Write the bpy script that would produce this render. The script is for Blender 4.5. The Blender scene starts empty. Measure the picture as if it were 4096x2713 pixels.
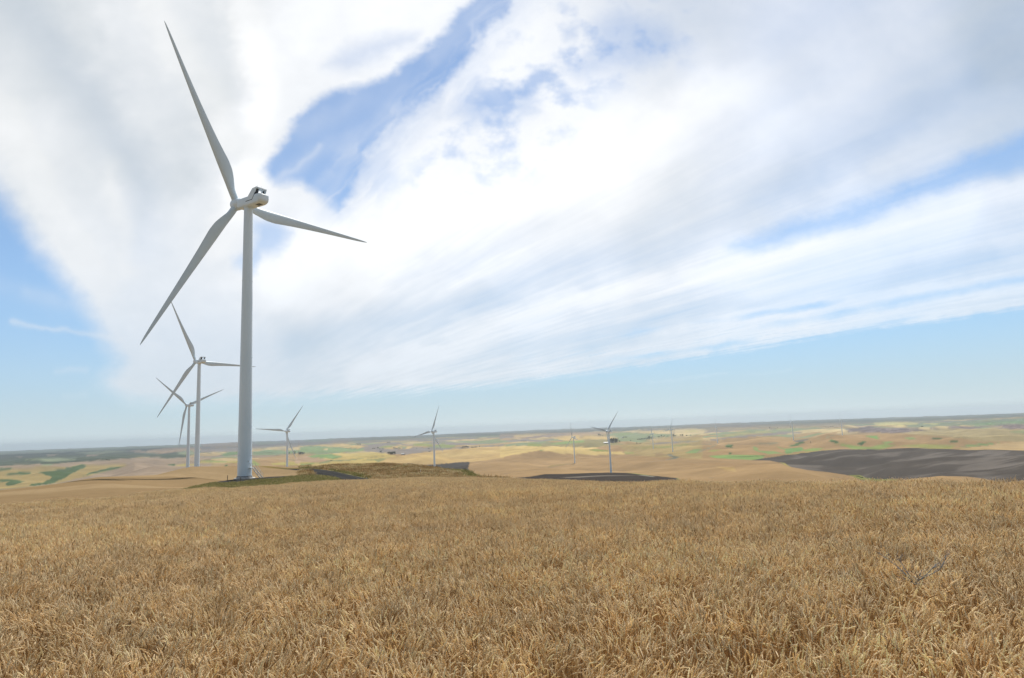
import math, random
import numpy as np

# ------------------------------------------------------------------ camera
IMG_W, IMG_H, FOCAL = 4096.0, 2713.0, 2667.0
PITCH, ROLL = 0.1330, -0.0387
EYE = 2.4                                   # eye height above the soil at the camera


def camera_axes():
    fw = np.array([0, math.cos(PITCH), math.sin(PITCH)])
    r = np.array([1.0, 0, 0])
    u = np.cross(r, fw)
    c, s = math.cos(ROLL), math.sin(ROLL)
    return c * r + s * u, -s * r + c * u, fw


CAM_R, CAM_U, CAM_F = camera_axes()


def to_photo(v):
    """direction or offset from the eye -> photo pixel (4096 wide)"""
    d = np.maximum(v @ CAM_F, 1e-4)
    return IMG_W / 2 + FOCAL * (v @ CAM_R) / d, IMG_H / 2 - FOCAL * (v @ CAM_U) / d, v @ CAM_F


def ray(x, y):
    """photo pixel -> (azimuth from +Y towards +X, tangent of elevation)"""
    x = np.asarray(x, float); y = np.asarray(y, float)
    v = (CAM_F + ((x - IMG_W / 2) / FOCAL)[..., None] * CAM_R - ((y - IMG_H / 2) / FOCAL)[..., None] * CAM_U)
    return np.arctan2(v[..., 0], v[..., 1]), v[..., 2] / np.hypot(v[..., 0], v[..., 1])


# ------------------------------------------------------------------ noise
def _hash(ix, iy, seed):
    h = (ix.astype(np.int64) * 374761393 + iy.astype(np.int64) * 668265263 + seed * 974634777) & 0xffffffff
    h = ((h ^ (h >> 13)) * 1274126177) & 0xffffffff
    h = (h ^ (h >> 16)) & 0xffffffff
    return h


def gnoise(x, y, seed=0):
    ix, iy = np.floor(x), np.floor(y)
    fx, fy = x - ix, y - iy
    u = fx * fx * fx * (fx * (fx * 6 - 15) + 10); v = fy * fy * fy * (fy * (fy * 6 - 15) + 10)
    def g(dx, dy):
        a = _hash(ix + dx, iy + dy, seed) * (2 * np.pi / 4294967296.0)
        return np.cos(a) * (fx - dx) + np.sin(a) * (fy - dy)
    a = g(0, 0); b = g(1, 0); c = g(0, 1); d = g(1, 1)
    return 1.5 * ((a + (b - a) * u) * (1 - v) + (c + (d - c) * u) * v)


def fbm(x, y, octaves=4, seed=0, gain=0.5, lac=2.03):
    s = 0; a = 1.0; n = 0
    for k in range(octaves):
        s = s + a * gnoise(x, y, seed + k * 17); n += a
        a *= gain; x = x * lac + 13.7; y = y * lac + 7.3
    return s / n * 1.4


def sstep(a, b, x):
    t = np.clip((x - a) / (b - a), 0, 1)
    return t * t * (3 - 2 * t)


def poly_sd(x, y, P):
    """signed distance to a polygon, positive inside"""
    P = np.asarray(P, float)
    d = np.full(x.shape, 1e18); ins = np.zeros(x.shape, bool)
    for (x0, y0), (x1, y1) in zip(P, np.roll(P, -1, 0)):
        ex, ey = x1 - x0, y1 - y0
        t = np.clip(((x - x0) * ex + (y - y0) * ey) / (ex * ex + ey * ey + 1e-9), 0, 1)
        d = np.minimum(d, (x - x0 - t * ex) ** 2 + (y - y0 - t * ey) ** 2)
        c = (y0 > y) != (y1 > y)
        ins ^= c & (x < (x1 - x0) * (y - y0) / (y1 - y0 + 1e-12) + x0)
    d = np.sqrt(d)
    return np.where(ins, d, -d)


def line_d(x, y, P):
    P = np.asarray(P, float); d = np.full(x.shape, 1e18)
    for (x0, y0), (x1, y1) in zip(P[:-1], P[1:]):
        ex, ey = x1 - x0, y1 - y0
        t = np.clip(((x - x0) * ex + (y - y0) * ey) / (ex * ex + ey * ey + 1e-9), 0, 1)
        d = np.minimum(d, (x - x0 - t * ex) ** 2 + (y - y0 - t * ey) ** 2)
    return np.sqrt(d)


# ------------------------------------------------------------------ clouds
FV = IMG_W / 2367.0                         # cloud outlines were measured on a 2367-wide view


def cloud_map(az, el):
    """cover (0..1) and whiteness of the high cloud layer for sky directions"""
    ce = np.cos(el)
    v = np.stack([np.sin(az) * ce, np.cos(az) * ce, np.sin(el)], -1)
    X, Y, dep = to_photo(v)
    x, y = X / FV, Y / FV
    front = dep > 0.15
    # wind-drawn streak coordinates on the cloud deck
    alt = 1.0 / (np.maximum(np.sin(el), 0.0) + 0.03)
    px, py = np.sin(az) * ce * alt, np.cos(az) * ce * alt
    a0 = math.radians(-30)
    s = px * math.sin(a0) + py * math.cos(a0)
    t = px * math.cos(a0) - py * math.sin(a0)
    n_st = fbm(s * 0.6, t * 3.2, 4, 11, 0.42)
    lft = sstep(420, 1000, x)
    n_st2 = fbm(s * 1.1 + 3 + 0.25 * n_st, t * 10 + 0.5 * n_st, 5, 23, 0.42) * (0.15 + 0.85 * lft)
    n_st3 = fbm(s * 1.6 + 0.5 * n_st, t * 22 + 0.8 * n_st2, 5, 29, 0.55) * (0.1 + 0.9 * lft)
    n_br = fbm(px * 2.0, py * 2.0, 4, 31)
    n_cu = fbm(x / 120.0, y / 85.0, 6, 47, 0.52)
    n_cu2 = fbm(x / 45.0 + 5, y / 36.0, 4, 53)
    n_f = fbm(x / 18.0, y / 14.0, 3, 71)
    wx = x + 16 * n_cu + 7 * n_cu2 + 3 * n_f; wy = y + 14 * fbm(x / 120 + 9, y / 90, 5, 61) + 3 * n_f

    def soft(P, f, inner=None):
        d = poly_sd(wx, wy, P)
        return sstep(-f, f if inner is None else inner, d)

    a = np.full(x.shape, 0.93)
    # thin veil, upper right
    a = a - 0.24 * sstep(1350, 2000, x + 0.5 * (400 - y)) * sstep(800, 500, y) - 0.10 * sstep(700, 1300, x) * sstep(480, 640, y)
    # central broken cloud: gaps by noise
    cen = sstep(0, 140, poly_sd(x, y, [(880, 640), (800, 420), (1000, 210), (1120, 40), (1260, -60), (1680, -60), (1640, 180), (1440, 260), (1330, 420), (1200, 520), (1000, 640)]))
    a = a - cen * np.clip(0.62 * sstep(-0.25, 0.75, n_cu + 0.35 * n_cu2), 0, 1) * sstep(640, 260, y)
    for P, f, amt in [
        # blue river running down from the top
        ([(1112, -30), (1060, 42), (1000, 92), (955, 132), (905, 172), (850, 198), (765, 217), (718, 240), (686, 280), (655, 320), (632, 362), (614, 396), (640, 420), (700, 425), (745, 470), (790, 480), (812, 420), (850, 365), (880, 320), (930, 275), (985, 225), (1050, 165), (1085, 115), (1130, 70), (1170, 30), (1190, -30)], 17, 0.80),
        ([(1150, -30), (1060, 60), (960, 190), (850, 300), (800, 400), (760, 480), (800, 500), (840, 440), (900, 360), (1000, 250), (1090, 150), (1150, 90), (1240, -30)], 60, 0.45),
        ([(752, 152), (800, 104), (870, 88), (965, 78), (955, 100), (880, 132), (800, 165)], 32, 0.36),
        # gaps in the broken cloud
        ([(1035, 262), (1068, 202), (1110, 184), (1150, 232), (1165, 262), (1090, 292)], 28, 0.42),
        ([(1178, 205), (1232, 190), (1240, 262), (1190, 278)], 26, 0.34),
        ([(1372, 60), (1430, 30), (1530, 50), (1570, 100), (1520, 140), (1400, 170), (1330, 178), (1300, 160), (1370, 120)], 36, 0.36),
        ([(1296, 66), (1330, 66), (1330, 92), (1300, 92)], 16, 0.35),
        ([(850, 400), (900, 370), (930, 420), (880, 470), (850, 450)], 26, 0.22),
        # left wedge of open sky
        ([(-900, 300), (-60, 390), (0, 452), (40, 512), (90, 580), (140, 632), (190, 690), (214, 738), (236, 790), (268, 838), (232, 892), (225, 960), (-60, 1100), (-900, 1100)], 40, 0.90),
        # behind the near tower
        ([(540, 608), (582, 572), (590, 505), (640, 508), (668, 540), (650, 590), (604, 596), (578, 626)], 26, 0.55),
        ([(560, 620), (590, 602), (600, 630), (570, 640)], 12, 0.3),
        # right-hand streak of open sky
        ([(1690, 572), (1850, 508), (2000, 462), (2150, 402), (2367, 305), (2900, 60), (2900, 230), (2367, 385), (2200, 436), (2050, 492), (1900, 540), (1750, 586)], 26, 0.66),
        ([(1760, 470), (2000, 380), (2000, 400), (1800, 500)], 40, 0.12),
    ]:
        a = a * (1 - amt * soft(P, f))
    # wisps drawn out across the blue river
    wa, wb = (x * 0.68 - y * 0.73), (x * 0.73 + y * 0.68)
    n_w = fbm(wa / 130 + 0.3 * n_cu, wb / 30 + 0.7 * n_cu, 4, 91, 0.5)
    gap = sstep(-40, 60, poly_sd(x, y, [(1180, -60), (1060, 90), (940, 215), (840, 300), (690, 400), (640, 470), (860, 560), (1000, 360), (1120, 200), (1300, -60)]))
    a = a + (1 - a) * gap * 0.38 * sstep(-0.25, 0.85, n_w)
    # hard lower-right limit and soft lower-left limit of the deck
    xs = [-900, 150, 230, 300, 400, 550, 700, 950, 1183, 1283, 1483, 1683, 1883, 2033, 2183, 2367, 3200]
    ys = [860, 880, 893, 928, 938, 930, 920, 906, 888, 872, 845, 815, 782, 757, 737, 711, 590]
    lim = np.interp(x, xs, ys) + 9 * n_st2 + 5 * n_cu2 * sstep(900, 1500, x) + 4 * n_st
    fe = np.interp(x, [0, 500, 1000, 1500, 2367], [40, 30, 20, 11, 9])
    a = a * sstep(fe, -fe, y - lim)
    # thin slits near that limit
    for P, w, amt in [([(1690, 738), (1780, 722), (1860, 712), (1950, 695)], 5.5, .8), ([(1755, 752), (1830, 741), (1850, 740)], 5, .6),
                      ([(1873, 738), (1960, 722), (2080, 697), (2200, 676), (2367, 645), (2700, 588)], 8, .75), ([(1590, 812), (1660, 800), (1750, 785)], 5.5, .85),
                      ([(1373, 838), (1480, 824), (1590, 812)], 6, .55), ([(1418, 778), (1470, 768), (1535, 757)], 5, .45), ([(1590, 746), (1690, 738)], 4, .4),
                      ([(1930, 770), (2030, 752), (2135, 732)], 6, .5), ([(1183, 832), (1230, 824)], 6, .4), ([(1800, 752), (1880, 738)], 6, .7)]:
        d = line_d(x + 3 * n_cu2, y + 3.5 * n_cu2 + 3 * n_st2, P)
        a = a * (1 - min(.9, amt * 0.95) * np.exp(-(d / (w * 1.4)) ** 2) * sstep(P[0][0] - 30, P[0][0] + 70, x) * sstep(P[-1][0] + 30, P[-1][0] - 70, x) * (0.75 + 0.5 * n_cu))
    # faint cirrus wisps over open sky
    for P, w, amt in [([(30, 745), (90, 757), (170, 768), (280, 782)], 7, .55), ([(60, 680), (200, 705), (280, 715)], 18, .20), ([(1500, 884), (1580, 874), (1680, 862)], 4, .30), ([(1720, 868), (1830, 855)], 3, .22),
                      ([(130, 858), (200, 854)], 9, .35), ([(150, 915), (200, 912)], 8, .25), ([(620, 430), (690, 385), (740, 340)], 9, .28), ([(0, 660), (230, 740)], 26, .12), ([(690, 470), (760, 400)], 12, .18), ([(660, 420), (720, 360), (800, 320)], 22, .16), ([(700, 300), (800, 260), (920, 190)], 26, .14), ([(760, 450), (820, 330), (900, 260)], 26, .22), ([(1000, 130), (1080, 60), (1140, -10)], 24, .16)]:
        d = line_d(x + 8 * n_cu, y + 6 * n_cu2 + 4 * n_st, P)
        a = np.maximum(a, a + (1 - a) * amt * np.exp(-(d / w) ** 2) * (0.75 + 0.5 * n_st2))
    # streak texture
    k = sstep(0, 0.25, a)
    a = a + k * (0.10 * n_st * (0.3 + 0.7 * lft) + 0.07 * n_st2 * sstep(380, 700, y) + 0.035 * n_st3 * sstep(200, 500, y) + (0.05 * n_cu + 0.03 * n_cu2) * (0.4 + 0.6 * cen)) * (1 - 0.5 * sstep(0.8, .95, a))
    a = a - 0.28 * sstep(.1, .7, n_st2) * sstep(650, 800, y) * sstep(1000, 1400, x) * sstep(140, 20, lim - y)
    # sky never seen by the photo: broken streaky cover
    rear = sstep(0.2, -0.5, np.cos(az) * ce)
    gen = np.clip(0.62 + 0.12 * rear + 0.55 * n_st + 0.25 * n_br, 0.03, 0.92) * sstep(0.02, 0.16, el)
    out = np.where(front, np.maximum.reduce([-x - 250, x - 2620, -y - 160, np.zeros_like(x)]), 400.0)
    m = sstep(0, 320, out)
    a = a * (1 - m) + gen * m
    # whiteness (display values of the thick cloud)
    pts = np.array([(0, 0, 203), (150, 60, 205), (330, 40, 224), (480, 60, 219), (560, 20, 236), (620, 120, 250), (700, 60, 255), (900, 40, 255), (0, 200, 211), (120, 160, 207), (230, 250, 207), (330, 190, 216),
                    (300, 380, 206), (430, 300, 208), (420, 420, 206), (200, 400, 213), (80, 300, 220), (100, 440, 214), (260, 470, 219), (500, 200, 218), (540, 330, 234), (590, 250, 250), (470, 470, 234), (560, 440, 252), (380, 560, 231), (250, 620, 226), (180, 560, 222),
                    (300, 720, 230), (420, 700, 238), (540, 700, 240), (330, 850, 229), (450, 900, 231), (650, 640, 249), (700, 560, 253), (900, 600, 255), (1100, 620, 254), (1000, 420, 255), (1200, 400, 255), (1350, 250, 255), (1150, 130, 255), (1400, 420, 253),
                    (700, 780, 228), (640, 860, 235), (850, 700, 238), (820, 860, 241), (1000, 780, 245), (1100, 700, 241), (1200, 640, 250), (1300, 560, 246), (1500, 330, 244), (1600, 200, 234), (1700, 60, 219), (1750, 300, 228), (1600, 440, 228), (1500, 560, 235), (1850, 420, 206),
                    (1900, 150, 207), (2050, 60, 199), (2150, 220, 188), (2330, 130, 164), (2367, 20, 168), (2330, 330, 182), (2050, 350, 196), (1800, 500, 214), (2000, 560, 224), (2200, 520, 216), (2367, 470, 200), (1700, 620, 241), (1900, 620, 232), (2100, 640, 214), (2300, 600, 204),
                    (1500, 700, 239), (1300, 780, 242), (1650, 760, 238), (1850, 740, 234), (2050, 720, 226), (2300, 690, 210), (1150, 860, 241), (1500, 820, 240), (1400, 640, 248), (1250, 730, 252)], float)
    num = np.zeros(x.shape); den = np.full(x.shape, 1e-9)
    bx, by = x + 22 * n_cu + 3 * n_cu2, y + 22 * fbm(x / 150 + 4, y / 110, 4, 83)
    for qx, qy, qb in pts:
        w = 1.0 / (((bx - qx) ** 2 + (by - qy) ** 2) / 60.0 ** 2 + 0.25) ** 1.7
        num += w * qb; den += w
    b = num / den
    for P, w, amt in [([(620, 660), (900, 560), (1200, 460), (1500, 310), (1700, 180)], 75, 9), ([(680, 800), (900, 745), (1150, 700), (1500, 560), (1850, 400), (2250, 190)], 42, -8),
                      ([(830, 875), (1050, 790), (1250, 725), (1700, 620), (2000, 555), (2367, 428)], 36, 11), ([(1350, 795), (1600, 730), (1800, 690), (2300, 600)], 28, -7), ([(950, 890), (1300, 838), (1600, 780), (2100, 690), (2367, 655)], 26, 8),
                      ([(560, 30), (610, 200), (590, 380), (500, 560)], 40, 8), ([(40, 0), (170, 180), (330, 420), (330, 560)], 60, -7), ([(0, 250), (110, 480), (230, 660)], 40, 9), ([(350, 20), (480, 210), (520, 330)], 40, 6), ([(260, 400), (290, 620)], 26, 5)]:
        d = line_d(bx, by, P)
        g = np.exp(-(d / w) ** 2)
        b = b + amt * g
        a = a + 0.012 * amt * g * k
    b = b + 6 * n_st * sstep(300, 700, y) * lft + 3 * n_st2 * sstep(450, 700, y) + 2.6 * n_st3 * sstep(150, 420, y) + 3 * n_cu + 2 * n_cu2 - 2 * sstep(240, 256, b) + 16 * sstep(700, 300, x) * sstep(245, 215, b)
    b = np.where(m > 0, b * (1 - m) + (226 - 66 * rear + 18 * n_st) * m, b)
    b = b + 38 * sstep(1450, 2000, x) * (1 - m)
    b = np.clip(b, 120, 256) / 255.0
    lin = np.where(b <= 1, ((b + 0.055) / 1.055) ** 2.4, b ** 2.2)
    return np.clip(a, 0, 0.985), lin

# ------------------------------------------------------------------ terrain
def pchip(xk, yk, x):
    """monotone cubic through knots; yk may be (n,) or (n, m)"""
    xk = np.asarray(xk, float); yk = np.asarray(yk, float)
    one = yk.ndim == 1
    if one: yk = yk[:, None]
    h = np.diff(xk)[:, None]; dl = np.diff(yk, axis=0) / h
    m = np.zeros_like(yk)
    w1 = 2 * h[1:] + h[:-1]; w2 = h[1:] + 2 * h[:-1]
    ok = dl[:-1] * dl[1:] > 0
    with np.errstate(divide='ignore', invalid='ignore'):
        hm = (w1 + w2) / (w1 / dl[:-1] + w2 / dl[1:])
    m[1:-1] = np.where(ok, hm, 0)
    m[0], m[-1] = dl[0], dl[-1]
    x = np.clip(x, xk[0], xk[-1])
    i = np.clip(np.searchsorted(xk, x) - 1, 0, len(xk) - 2)
    hh = h[i]; t = ((x - xk[i])[:, None]) / hh
    r = ((1 + 2 * t) * (1 - t) ** 2 * yk[i] + t * (1 - t) ** 2 * hh * m[i] + t * t * (3 - 2 * t) * yk[i + 1] + t * t * (t - 1) * hh * m[i + 1])
    return r[:, 0] if one else r


def horizon_y(x):
    return 1713.0 - (x - 2048.0) * 0.0387


CROP = 0.86                                 # soil lies this far below the visible tops of the wheat
# per column of the photo: the wheat crest, then points down the land behind it
#   (distance, 'y', photo row) or (distance, 'z', height against the eye)
COLUMNS = [
    (-900, (33, 2068), [(70, 'z', -7.5), (160, 'z', -14), (480, 'z', -58), (1200, 'z', -98), (2200, 'z', -110)]),
    (0, (36, 2031), [(64, 'y', 2026), (160, 'y', 1960), (480, 'z', -55), (1200, 'z', -97), (2200, 'z', -110)]),
    (400, (48, 1994), [(78, 'y', 1994), (190, 'y', 1911), (480, 'z', -46), (1200, 'z', -92), (2400, 'z', -112)]),
    (770, (60, 1958), [(92, 'y', 1957), (170, 'y', 1925), (228, 'y', 1877), (556, 'z', -24), (858, 'z', -37.5), (1500, 'z', -82), (2600, 'z', -111)]),
    (985, (67, 1952), [(98, 'y', 1951), (178, 'y', 1931), (200, 'z', -10.75), (262, 'y', 1867), (480, 'z', -25), (858, 'z', -44), (1500, 'z', -84), (2700, 'z', -110)]),
    (1250, (72, 1929), [(112, 'y', 1929), (170, 'y', 1899), (235, 'y', 1868), (420, 'z', -27), (1060, 'z', -69), (2400, 'z', -108)]),
    (1480, (75, 1918), [(120, 'y', 1921), (170, 'y', 1889), (215, 'y', 1862), (420, 'z', -34), (1100, 'z', -72), (2400, 'z', -108)]),
    (1620, (75, 1912), [(120, 'y', 1916), (205, 'y', 1859), (420, 'z', -36), (1100, 'z', -75), (2400, 'z', -108)]),
    (1842, (71, 1911), [(115, 'y', 1914), (170, 'y', 1885), (420, 'z', -38), (1200, 'z', -82), (2400, 'z', -108)]),
    (2010, (66, 1914), [(100, 'y', 1928), (400, 'z', -39), (1200, 'z', -87), (2400, 'z', -109)]),
    (2440, (46, 1927), [(90, 'z', -8.6), (400, 'z', -40), (800, 'z', -66), (1283, 'z', -90.3), (2054, 'z', -111)]),
    (2720, (36, 1927.5), [(80, 'z', -9), (400, 'z', -40), (900, 'y', 1925), (1400, 'z', -95), (2300, 'z', -103)]),
    (3100, (27, 1926), [(70, 'z', -9), (400, 'z', -42), (800, 'y', 1925), (1060, 'y', 1851), (1350, 'z', -100), (2300, 'z', -107)]),
    (3400, (21, 1928), [(60, 'z', -8.5), (350, 'z', -42), (760, 'y', 1912), (830, 'y', 1905), (1000, 'z', -96), (1850, 'y', 1800), (2050, 'z', -114), (2900, 'z', -99)]),
    (3560, (20.5, 1928.5), [(60, 'z', -8.5), (350, 'z', -42), (640, 'y', 1925), (800, 'z', -90), (980, 'y', 1918), (1900, 'y', 1793), (2150, 'z', -116), (3000, 'z', -102)]),
    (3740, (20, 1929), [(60, 'z', -8.5), (350, 'z', -42), (600, 'y', 1906), (760, 'z', -86), (980, 'y', 1905), (1900, 'y', 1793), (2150, 'z', -116), (3000, 'z', -104)]),
    (3990, (19, 1928), [(60, 'z', -8.5), (350, 'z', -42), (560, 'y', 1928), (760, 'z', -82), (950, 'y', 1914), (1900, 'y', 1800), (2150, 'z', -117), (3000, 'z', -106)]),
    (4200, (18, 1932), [(60, 'z', -8.5), (350, 'z', -44), (800, 'y', 1922), (1900, 'y', 1797), (2150, 'z', -117), (3000, 'z', -106)]),
    (5200, (18, 1890), [(60, 'z', -8.5), (350, 'z', -46), (800, 'z', -84), (1900, 'z', -105), (3000, 'z', -110)]),
]
TURBINES = [  # x, y, base height, yaw, blade phase, cone per blade (degrees)
    (-73.6, 183.0, -10.7, -58.0, 90.6, (-2.3, -1.9, 2.8)),
    (-237.0, 501.0, -22.5, -53.5, 91.8, (-1.1, -.9, -1.4)),
    (-375.6, 771.9, -36.6, -58.3, 67.0, (-.3, -.3, -.3)),
    (-361.7, 1065.3, -68.3, -46.6, 35.3, (1.9, 2, 1.9)),
    (-146.1, 1201.8, -77.9, -54.4, 19.0, (0, 0, 0)),
    (175.3, 2048.0, -111.3, -52.3, 105.3, (1.5, 1.5, 1.5)),
    (175.9, 1273.2, -90.4, -43.3, 41.4, (0, 0, 0)),
    (575.6, 2840.6, -123.8, -42.3, 3.8, (0, 0, 0)),
    (519.0, 2245.7, -103.3, -47.6, 24.8, (1, 1, 1)),
    (967.1, 3245.0, -110.8, -42.2, 2.6, (0, 0, 0)),
    (1158.4, 2821.0, -95.7, -58.0, 2.0, (0, 0, 0)),
    (1474.6, 3049.9, -94.1, -61.0, 1.0, (0, 0, 0)),
]
AZK, CREST, PROF = [], [], []
LD = np.linspace(math.log(0.25), math.log(26000.0), 900)
for cx, (cd, cyy), rest in COLUMNS:
    a, tn = ray(cx, horizon_y(cx)); AZK.append(float(a)); CREST.append(cd)
    pd, pz = [0.25, 3.0], [-EYE, -EYE]
    zc = cd * float(ray(cx, cyy)[1]) - CROP
    pd.append(cd * 0.45); pz.append(-EYE + 0.30 * (zc + EYE))
    pd.append(cd); pz.append(zc)
    for d, kind, val in rest:
        pd.append(d); pz.append(val if kind == 'z' else d * float(ray(cx, val)[1]))
    pd += [4000, 9000, 26000]; pz += [-108, -106, -118]
    PROF.append(pchip(np.log(pd), pz, LD))
AZK, CREST, PROF = np.array(AZK), np.array(CREST, float), np.array(PROF)


def crest_distance(az):
    return np.interp(az, AZK, CREST)


def base_height(az, d):
    ld = np.clip((np.log(d) - LD[0]) / (LD[1] - LD[0]), 0, len(LD) - 1.001)
    i = ld.astype(int); f = ld - i
    az = np.clip(az, AZK[0], AZK[-1])
    k = np.clip(np.searchsorted(AZK, az) - 1, 0, len(AZK) - 2)
    t = (az - AZK[k]) / (AZK[k + 1] - AZK[k])
    t = t * t * (3 - 2 * t) * 0.6 + t * 0.4
    z0 = PROF[k, i] * (1 - f) + PROF[k, i + 1] * f
    z1 = PROF[k + 1, i] * (1 - f) + PROF[k + 1, i + 1] * f
    return z0 * (1 - t) + z1 * t


def roll_noise(x, y):
    d = np.hypot(x, y)
    far = sstep(1500, 3800, d)
    qx = x + 160 * gnoise(x / 900, y / 900, 5); qy = y + 160 * gnoise(x / 900 + 7, y / 900, 6)
    n1 = gnoise(qx / 620.0, qy / 520.0, 101); n2 = gnoise(qx / 290.0, qy / 250.0, 102)
    n3 = gnoise(x / 2600.0, y / 2600.0, 103); n4 = gnoise(x / 5200.0, y / 3800.0, 104)
    hill = (1 - np.abs(n1) * 1.5) * 0.6 + n2 * 0.45 + 0.16 * gnoise(qx / 120.0, qy / 110.0, 109)
    amp = 46.0 * sstep(1500, 3200, d) * (1 - 0.5 * sstep(6000, 11000, d)) + 22.0 * sstep(420, 1100, d) * (1 - far)
    z = amp * (hill - 0.42) + far * 9 * n3 + sstep(8000, 15000, d) * (26 * n4 + 9 * n3)
    z += 0.6 * sstep(110, 260, d) * gnoise(x / 45.0, y / 45.0, 107) * (1 - sstep(600, 900, d))
    z += 0.10 * sstep(3, 9, d) * gnoise(x / 6.0, y / 6.0, 108) * (1 - sstep(60, 200, d))
    return z


def land(x, y):
    """ground height against the eye"""
    x = np.asarray(x, float); y = np.asarray(y, float)
    d = np.maximum(np.hypot(x, y), 0.26); az = np.arctan2(x, y)
    back = sstep(1.0, 1.7, np.abs(az))
    z = base_height(az, d)
    z = z * (1 - back) + (-EYE - 4.0 * sstep(20, 400, d) - 105 * sstep(400, 3000, d)) * back
    return z + roll_noise(x, y)


_fix = [(t[0], t[1], t[2]) for t in TURBINES]
_dz = [tz - float(land(np.array([tx]), np.array([ty]))[0]) for tx, ty, tz in _fix]


def ground(x, y):
    z = land(x, y)
    for (tx, ty, tz), dz in zip(_fix, _dz):
        s = 15.0 if ty < 200 else (60.0 if ty < 1000 else 110.0)
        r2 = (np.asarray(x) - tx) ** 2 + (np.asarray(y) - ty) ** 2
        w = np.exp(-(r2 / s ** 2) ** (3 if ty < 200 else 1))
        z = z + (tz - z) * w if ty < 200 else z + dz * np.exp(-r2 / s ** 2)
    return z


def at(px, py, dmin=0.0, dmax=25000.0):
    """first ground point behind dmin seen at a photo pixel"""
    a, tn = ray(px, py)
    d = np.exp(np.linspace(math.log(max(dmin, 1.0)), math.log(dmax), 3000))
    x, y = np.sin(a) * d, np.cos(a) * d
    z = ground(x, y); e = z / d - tn
    hit = np.nonzero(e >= 0)[0]
    i = hit[0] if len(hit) else int(np.argmax(e))
    return float(x[i]), float(y[i]), float(z[i])


# ------------------------------------------------------------------ fields (outlines read off enlarged views)
VIEW = {1: (500, 1550), 4: (1200, 1600), 5: (2000, 1600), 6: (2700, 1600), 7: (3296, 1600), 8: (0, 1700)}
KV = 800.0 / 2368.0
TAN = (0.40, 0.275, 0.15); GOLD = (0.60, 0.44, 0.21); PALE = (0.60, 0.48, 0.28); MAUVE = (0.33, 0.255, 0.195); OLIVE = (0.40, 0.31, 0.16)
GREEN = (0.05, 0.080, 0.034); LEAF = (0.185, 0.21, 0.075); YELLOW = (0.40, 0.34, 0.125); SAGE = (0.19, 0.22, 0.13); WOOD = (0.042, 0.058, 0.038)
PLOUGH = (0.066, 0.058, 0.051); FALLOW = (0.17, 0.15, 0.135); GRAVEL = (0.034, 0.034, 0.034); DRY = (0.25, 0.175, 0.085); VERGE = (0.13, 0.125, 0.045); ROSY = (0.44, 0.31, 0.21)
FAR, NEAR, ANY = (300, 1e9), (0, 330), (0, 1e9)
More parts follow.
